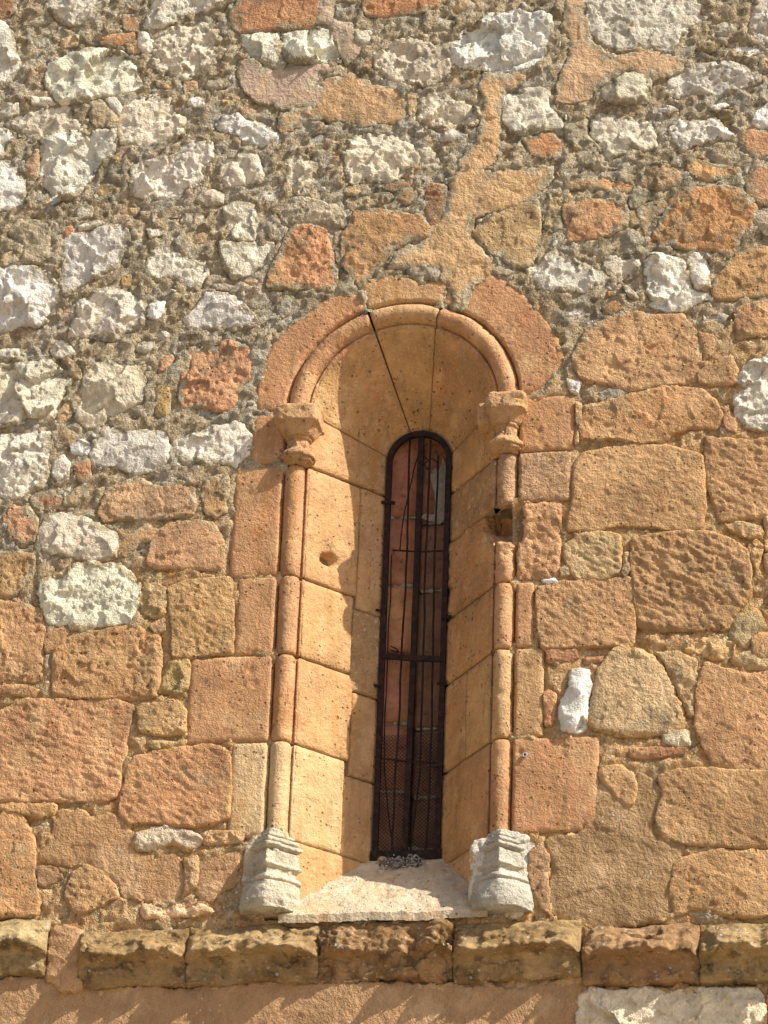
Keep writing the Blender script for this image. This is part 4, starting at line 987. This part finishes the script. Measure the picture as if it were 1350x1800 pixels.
# ------------------------------------------------------------------ slit: reveal, blocking, grille
def slit_outline(r, zb, n=28):
    L = [(XS - r, z) for z in np.linspace(zb, ZS2, 30)] + [(XS + r * math.cos(a), ZS2 + r * math.sin(a)) for a in np.linspace(math.pi, 0, n)][1:-1] + [(XS + r, z) for z in np.linspace(ZS2, zb, 30)]
    return L
L = slit_outline(RI + 0.5, ZSLIT - 60)
Q = np.array([[(x, d, z) for d in np.linspace(DEP - 1, DEP + 75, 14)] for x, z in L])
Q[..., 0] += fbm(Q[..., 2], Q[..., 1], 25, 3, 990) * 1.5
grid_obj('reveal', Q, MS, WIN, albedo('c99460'))
grid_obj('back_fill', np.array([[(XS + a * 150, DEP + 78, z) for a in (-1, 1)] for z in (ZSLIT - 100, ZS2 + 150)], float), bpy.data.materials['joint mortar'], WIN, (0.1, 0.1, 0.1))

BLK = empty('brick_blocking', W3(XS, DEP + 30, ZSLIT), 'terracotta brick blocking walled up behind the iron grille', 'brickwork')
def brick(xa, xb, za, zb, d, curve, col, seed, bulge=0.0):
    xs = np.linspace(0, 1, 14); zs = np.linspace(0, 1, max(6, int((zb - za) / 8)))
    U, Vv = np.meshgrid(xs, zs); X = xa + (xb - xa) * U; Z = za + (zb - za) * Vv
    e = np.minimum(np.minimum(U, 1 - U) * (xb - xa), np.minimum(Vv, 1 - Vv) * (zb - za))
    D = d - curve * np.sin(U * np.pi) + bulge * (U - 0.5) + 4 * np.exp(-(e / 2.0)) + fbm(X, Z, 20, 3, seed) * 0.8
    Q = np.stack([X, D, Z], 2)
    Q = np.concatenate([Q[:1] + (0, 24, 0), Q, Q[-1:] + (0, 24, 0)], 0); Q = np.concatenate([Q[:, :1] + (0, 24, 0), Q, Q[:, -1:] + (0, 24, 0)], 1)
    return grid_obj('brick', Q, MB, BLK, albedo(col))
ys = [800, 913, 1032, 1150, 1274, 1394, 1530]
left_lit = ['cc6444', 'd06c48', 'ee9c62', 'd87a4c', 'c6623c', '9c5c40']; right_shaded = ['984634', '70302a', '6a2c24', '6a2c24', '682c22', '743a2a']  # brick colours carry painted light: left column lit, right column in shade
for n in range(6):
    zt = wall(730, ys[n], DEP + 30)[1]; zb = wall(730, ys[n + 1], DEP + 30)[1]
    if n == 0: zt += 40
    brick(XS - RI - 8, XS - 4, zb + 2.5, zt - 2.5, DEP + 20, 5, left_lit[n], 31 + n, 6)
    zo = 8 if n else 0
    brick(XS - 2, XS + RI + 8, zb + 2.5 - 6, zt - 2.5 - (6 if n else 0), DEP + 34, 2, right_shaded[n], 61 + n, -8)
    if n < 5:     # squeezed-out lime between the courses
        for q, (xa, xb, dz, dd) in enumerate(((XS - RI + 3, XS - 8, 0, 17), (XS + 4, XS + RI - 4, -6, 31))):
            if n == 2 and q == 0: continue
            xs = np.linspace(xa, xb, 24); a = np.linspace(0, 2 * np.pi, 9); A, X = np.meshgrid(a, xs)
            rd = np.clip(2.2 + 3.5 * fbm(X, X * 0 + n * 40, 12, 3, 5 + n + q), 0.3, 8)
            if n == 4: rd = rd + 3
            grid_obj('lime_joint', np.stack([X, DEP + dd + 6 - rd * np.sin(A), zb + dz + rd * np.cos(A)], 2), mat_plain('lime', (0.42, 0.39, 0.32)) if not bpy.data.materials.get('lime') else bpy.data.materials['lime'], BLK)
def flat_patch(parent, name, px, depth, mat, col, thick=2.5):
    P = ragged([wall(x, y, depth) for x, y in px], 2.2, 1.6, 77)
    v = [Vector(p) for p in P]; ov, oe, of, *_ = delaunay_2d_cdt(v, [], [list(range(len(v)))], 1, 1e-4)
    A = [W3(p.x, depth, p.y) for p in ov]; B = [W3(p.x, depth - thick, p.y) for p in ov]; n = len(A)
    n0 = len(P)
    f = [tuple(n + q for q in t) for t in of] + [(k, (k + 1) % n0, n + (k + 1) % n0, n + k) for k in range(n0)]
    return mesh_obj(name, A + B, f, mat, parent, col, smooth=False)
z1 = lambda L: [(630 + x / 6.667, 730 + y / 6.667) for x, y in L]
flat_patch(BLK, 'plaster_patch', z1([(985, 540), (1030, 690), (1030, 900), (1010, 1200), (950, 1255), (850, 1225), (735, 1170), (800, 1125), (890, 1150), (905, 1000), (880, 850), (840, 740), (900, 640), (940, 690), (955, 640)]), DEP + 30, bpy.data.materials['lime'], None)

GR = empty('window_grille', W3(XS, DEP - 6, ZSLIT), 'rusty iron grille with arched frame and thin rods in the slit', 'grille')
def rod(name, pts, r, parent, mat, nseg=8, flat=None, seed=0):
    """round rod, or flat bar when flat=(half width in the wall's plane, half thickness)"""
    P = np.array(pts, float); n = len(P); T = np.gradient(P, axis=0); T /= np.linalg.norm(T, axis=1, keepdims=True)
    up = np.array([0, 1.0, 0]); B = np.cross(T, up); B /= np.linalg.norm(B, axis=1, keepdims=True) + 1e-9; C = np.cross(B, T)
    if flat: ring = [(-flat[0], -flat[1]), (flat[0], -flat[1]), (flat[0], flat[1]), (-flat[0], flat[1])]
    else: ring = [(r * math.cos(a), r * math.sin(a)) for a in np.linspace(0, 2 * np.pi, nseg, endpoint=False)]
    m = len(ring); V = []
    for k in range(n):
        for a, b in ring: V.append(P[k] + B[k] * a + C[k] * b)
    F = [(k * m + q, k * m + (q + 1) % m, (k + 1) * m + (q + 1) % m, (k + 1) * m + q) for k in range(n - 1) for q in range(m)]
    F += [tuple(range(m))[::-1], tuple((n - 1) * m + q for q in range(m))]
    return mesh_obj(name, [W3(*v) for v in V], F, mat, parent, smooth=not flat)
def seg(pxs, depth, n=6, jit=0.6, seed=0):
    Q = [wall(x, y, depth) for x, y in pxs]; P = []
    for a, b in zip(Q[:-1], Q[1:]):
        for t in np.linspace(0, 1, n, endpoint=False): P.append((a[0] + (b[0] - a[0]) * t, depth, a[1] + (b[1] - a[1]) * t))
    P.append((Q[-1][0], depth, Q[-1][1])); P = np.array(P)
    P[:, 0] += jit * fbm(P[:, 2], P[:, 2] * 0 + seed * 7.7, 60, 2, seed); return P
DG = DEP - 5
fr = [(x, DG, z) for x, z in slit_outline(RI - 2.5, ZSLIT + 2)]
rod('frame', fr, 0, GR, MI, flat=(4.8, 5.0))
rod('bottom_bar', [(XS - RI - 5, DG + 1, ZSLIT + 3), (XS, DG + 1, ZSLIT + 1), (XS + RI + 5, DG + 1, ZSLIT + 3)], 0, GR, MI, flat=(8.5, 5.5))
rod('bar', seg([(741, 762), (727, 1150), (711, 1505)], DG + 2, 8), 0, GR, MI, flat=(5.2, 4))
rod('crossbar', seg([(668, 1153), (724, 1157), (779, 1159)], DG - 4), 0, GR, MI, flat=(5.0, 2.5))
rod('crossbar', seg([(690, 967), (740, 970), (785, 968)], DG + 1), 1.8, GR, MI)
rod('crossbar', seg([(658, 1331), (715, 1339), (772, 1341)], DG + 1), 1.8, GR, MI)
for q, pth in enumerate(([(720, 775), (718, 880), (715, 970), (712, 1040), (706, 1140), (703, 1240), (696, 1334), (691, 1453), (689, 1503)], [(757, 775), (753, 865), (748, 970), (745, 1115), (741, 1250), (738, 1364), (724, 1471), (720, 1503)],
                         [(771, 800), (766, 910), (764, 970), (762, 1070), (759, 1275), (753, 1418), (748, 1503)])):
    rod('thin_rod', seg(pth, DG + 3, 5, 1.2, 3 + q), 1.9, GR, MI)
for q, pth in enumerate(([(735, 800), (729, 820), (717, 872), (708, 917), (702, 966)], [(689, 975), (683, 1100), (677, 1250), (676, 1345), (684, 1440), (692, 1503)], [(744, 800), (756, 812), (752, 826), (745, 815), (760, 806), (772, 815)], [(686, 1136), (696, 1140), (700, 1146), (686, 1143)])):
    rod('wire', seg(pth, DG + 8, 5, 1.5, 13 + q), 1.1, GR, MI, 6)
for q, (a, b, r) in enumerate((((671, 883), (694, 884), 3.6), ((776, 1086), (793, 1084), 3.0), ((641, 1203), (668, 1206), 3.0), ((768, 1202), (785, 1199), 2.6), ((661, 1072), (680, 1076), 2.4), ((762, 1349), (780, 1346), 2.4))):
    rod('lug', seg([a, b], DG - 5, 3, 0, q), r, GR, MI)
# wire netting stretched behind the bars
nv, nf = [], []
zb, zt = ZSLIT + 10, wall(700, 1290, DEP)[1]
def wire(a, b, r=0.45):
    a, b = np.array(a), np.array(b); T = (b - a) / np.linalg.norm(b - a); B = np.cross(T, (0, 1, 0)); C = np.cross(B, T); k = len(nv)
    for p in (a, b):
        for ang in (0, 2.1, 4.2): nv.append(W3(*(p + B * r * math.cos(ang) + C * r * math.sin(ang))))
    nf.extend([(k, k + 1, k + 4, k + 3), (k + 1, k + 2, k + 5, k + 4), (k + 2, k, k + 3, k + 5)])
for q in np.arange(zb, zt, 7.0):
    for x in np.arange(XS - RI + 4, XS + RI - 5, 7.0):
        wire((x, DG + 11, q), (x + 7, DG + 12, q + 7)); wire((x + 7, DG + 11, q), (x, DG + 12, q + 7))
no = mesh_obj('wire_netting', nv, nf, MI, GR, smooth=False); no['kind'] = 'stuff'

# ------------------------------------------------------------------ small things
def sill_z(d): return ZSILL + (ZSLIT - ZSILL) * (max(d + 9, 0) / (DEP + 9)) ** 0.95
rs = np.random.RandomState(8)
fv, ff, fc = [], [], []
c0 = wall(707, 1530, DEP - 14)
for n in range(260):
    x = c0[0] + rs.uniform(-37, 35); d = DEP - 24 + rs.normal(0, 7) + 0.1 * abs(x - c0[0]); z = sill_z(d) + abs(rs.normal(0, 4.0)) + 2
    l, wd, th = rs.uniform(4, 13), rs.uniform(1.6, 4.2), rs.uniform(0.6, 1.8)
    q = np.array([(a * l / 2, b * wd / 2, c * th / 2) for a in (-1, 1) for b in (-1, 1) for c in (-1, 1)]) * (1 + 0.4 * (rs.rand(8, 1) - 0.5))
    M = np.array(Matrix.Rotation(rs.uniform(-1.3, 1.3), 3, 'Y') @ Matrix.Rotation(rs.uniform(0, 6.3), 3, 'Z') @ Matrix.Rotation(rs.uniform(-0.8, 0.8), 3, 'X'))
    q = q @ M.T + (x, d, z); k = len(fv) * 8
    fv.append(q); ff += [tuple(v + k for v in f) for f in ((0, 1, 3, 2), (4, 6, 7, 5), (0, 4, 5, 1), (2, 3, 7, 6), (0, 2, 6, 4), (1, 5, 7, 3))]
    g = rs.choice([0.12, 0.25, 0.42, 0.55, 0.65]); fc += [(g, g * 0.95, g * 0.88, 1)] * 8
fv = np.concatenate(fv)
cl = mesh_obj('debris_clump', [W3(*v) for v in fv], ff, MV, None, smooth=False, origin=W3(c0[0], DEP - 14, sill_z(DEP - 14)))
at = cl.data.attributes.new('tint', 'FLOAT_COLOR', 'POINT'); at.data.foreach_set('color', np.array(fc, dtype=np.float32).ravel())
cl['label'] = 'grey clump of twigs and droppings on the sill under the grille'; cl['category'] = 'debris'
pb = wall(672, 1521, DEP - 12)
A, B = np.meshgrid(np.linspace(0, 2 * np.pi, 17), np.linspace(-np.pi / 2, np.pi / 2, 10))
rad = 7.2 * (1 + 0.12 * fbm(A * 3, B * 3, 2, 2, 4))
Q = np.stack([pb[0] + rad * 1.15 * np.cos(A) * np.cos(B), DEP - 16 + rad * np.sin(A) * np.cos(B), sill_z(DEP - 16) + 6 + rad * 0.95 * np.sin(B)], 2)
pe = grid_obj('pebble', Q, MT, None, albedo('d9a850')); pe['label'] = 'small round ochre pebble at the left of the grey clump on the sill'; pe['category'] = 'pebble'
pl = wall(923, 1328)
PL = empty('wall_plug', W3(pl[0], -3, pl[1]), 'tiny grey screw plug set in the sandstone block right of the window', 'plug')
A, B = np.meshgrid(np.linspace(0, 2 * np.pi, 25), np.linspace(0, 2 * np.pi, 11))
Q = np.stack([pl[0] + (3.4 + 1.3 * np.cos(B)) * np.cos(A), -3 + 1.3 * np.sin(B), pl[1] + (3.4 + 1.3 * np.cos(B)) * np.sin(A)], 2)
grid_obj('collar', Q, mat_plain('grey plastic', (0.42, 0.44, 0.48), 0.5, 60, 0.1), PL, None)
A, B = np.meshgrid(np.linspace(0, 2 * np.pi, 17), np.linspace(0, np.pi / 2, 5))
grid_obj('screw_head', np.stack([pl[0] + 1.9 * np.cos(B) * np.cos(A), -3.2 - 0.9 * np.sin(B), pl[1] + 1.9 * np.cos(B) * np.sin(A)], 2), MI, PL, None)

# ------------------------------------------------------------------ ground before the wall
g = NT('dusty ground'); c = g.mix(g.ramp(g.noise(0.6, 6, 0.6), 0.35, 0.65), (0.30, 0.24, 0.17), (0.42, 0.34, 0.25))
gm = g.done(c, 0.95, ((g.noise(9, 5, 0.7), 0.03),))
xs = np.linspace(-1, 1, 41) ** 3 * 600
Gx, Gy = np.meshgrid(xs, xs)
go = mesh_obj('ground', np.stack([Gx.ravel(), Gy.ravel(), fbm(Gx.ravel(), Gy.ravel(), 30, 3, 3) * 0.02 - 0.02], 1), [(a * 41 + b, a * 41 + b + 1, a * 41 + b + 42, a * 41 + b + 41) for a in range(40) for b in range(40)], gm)
go['kind'] = 'structure'
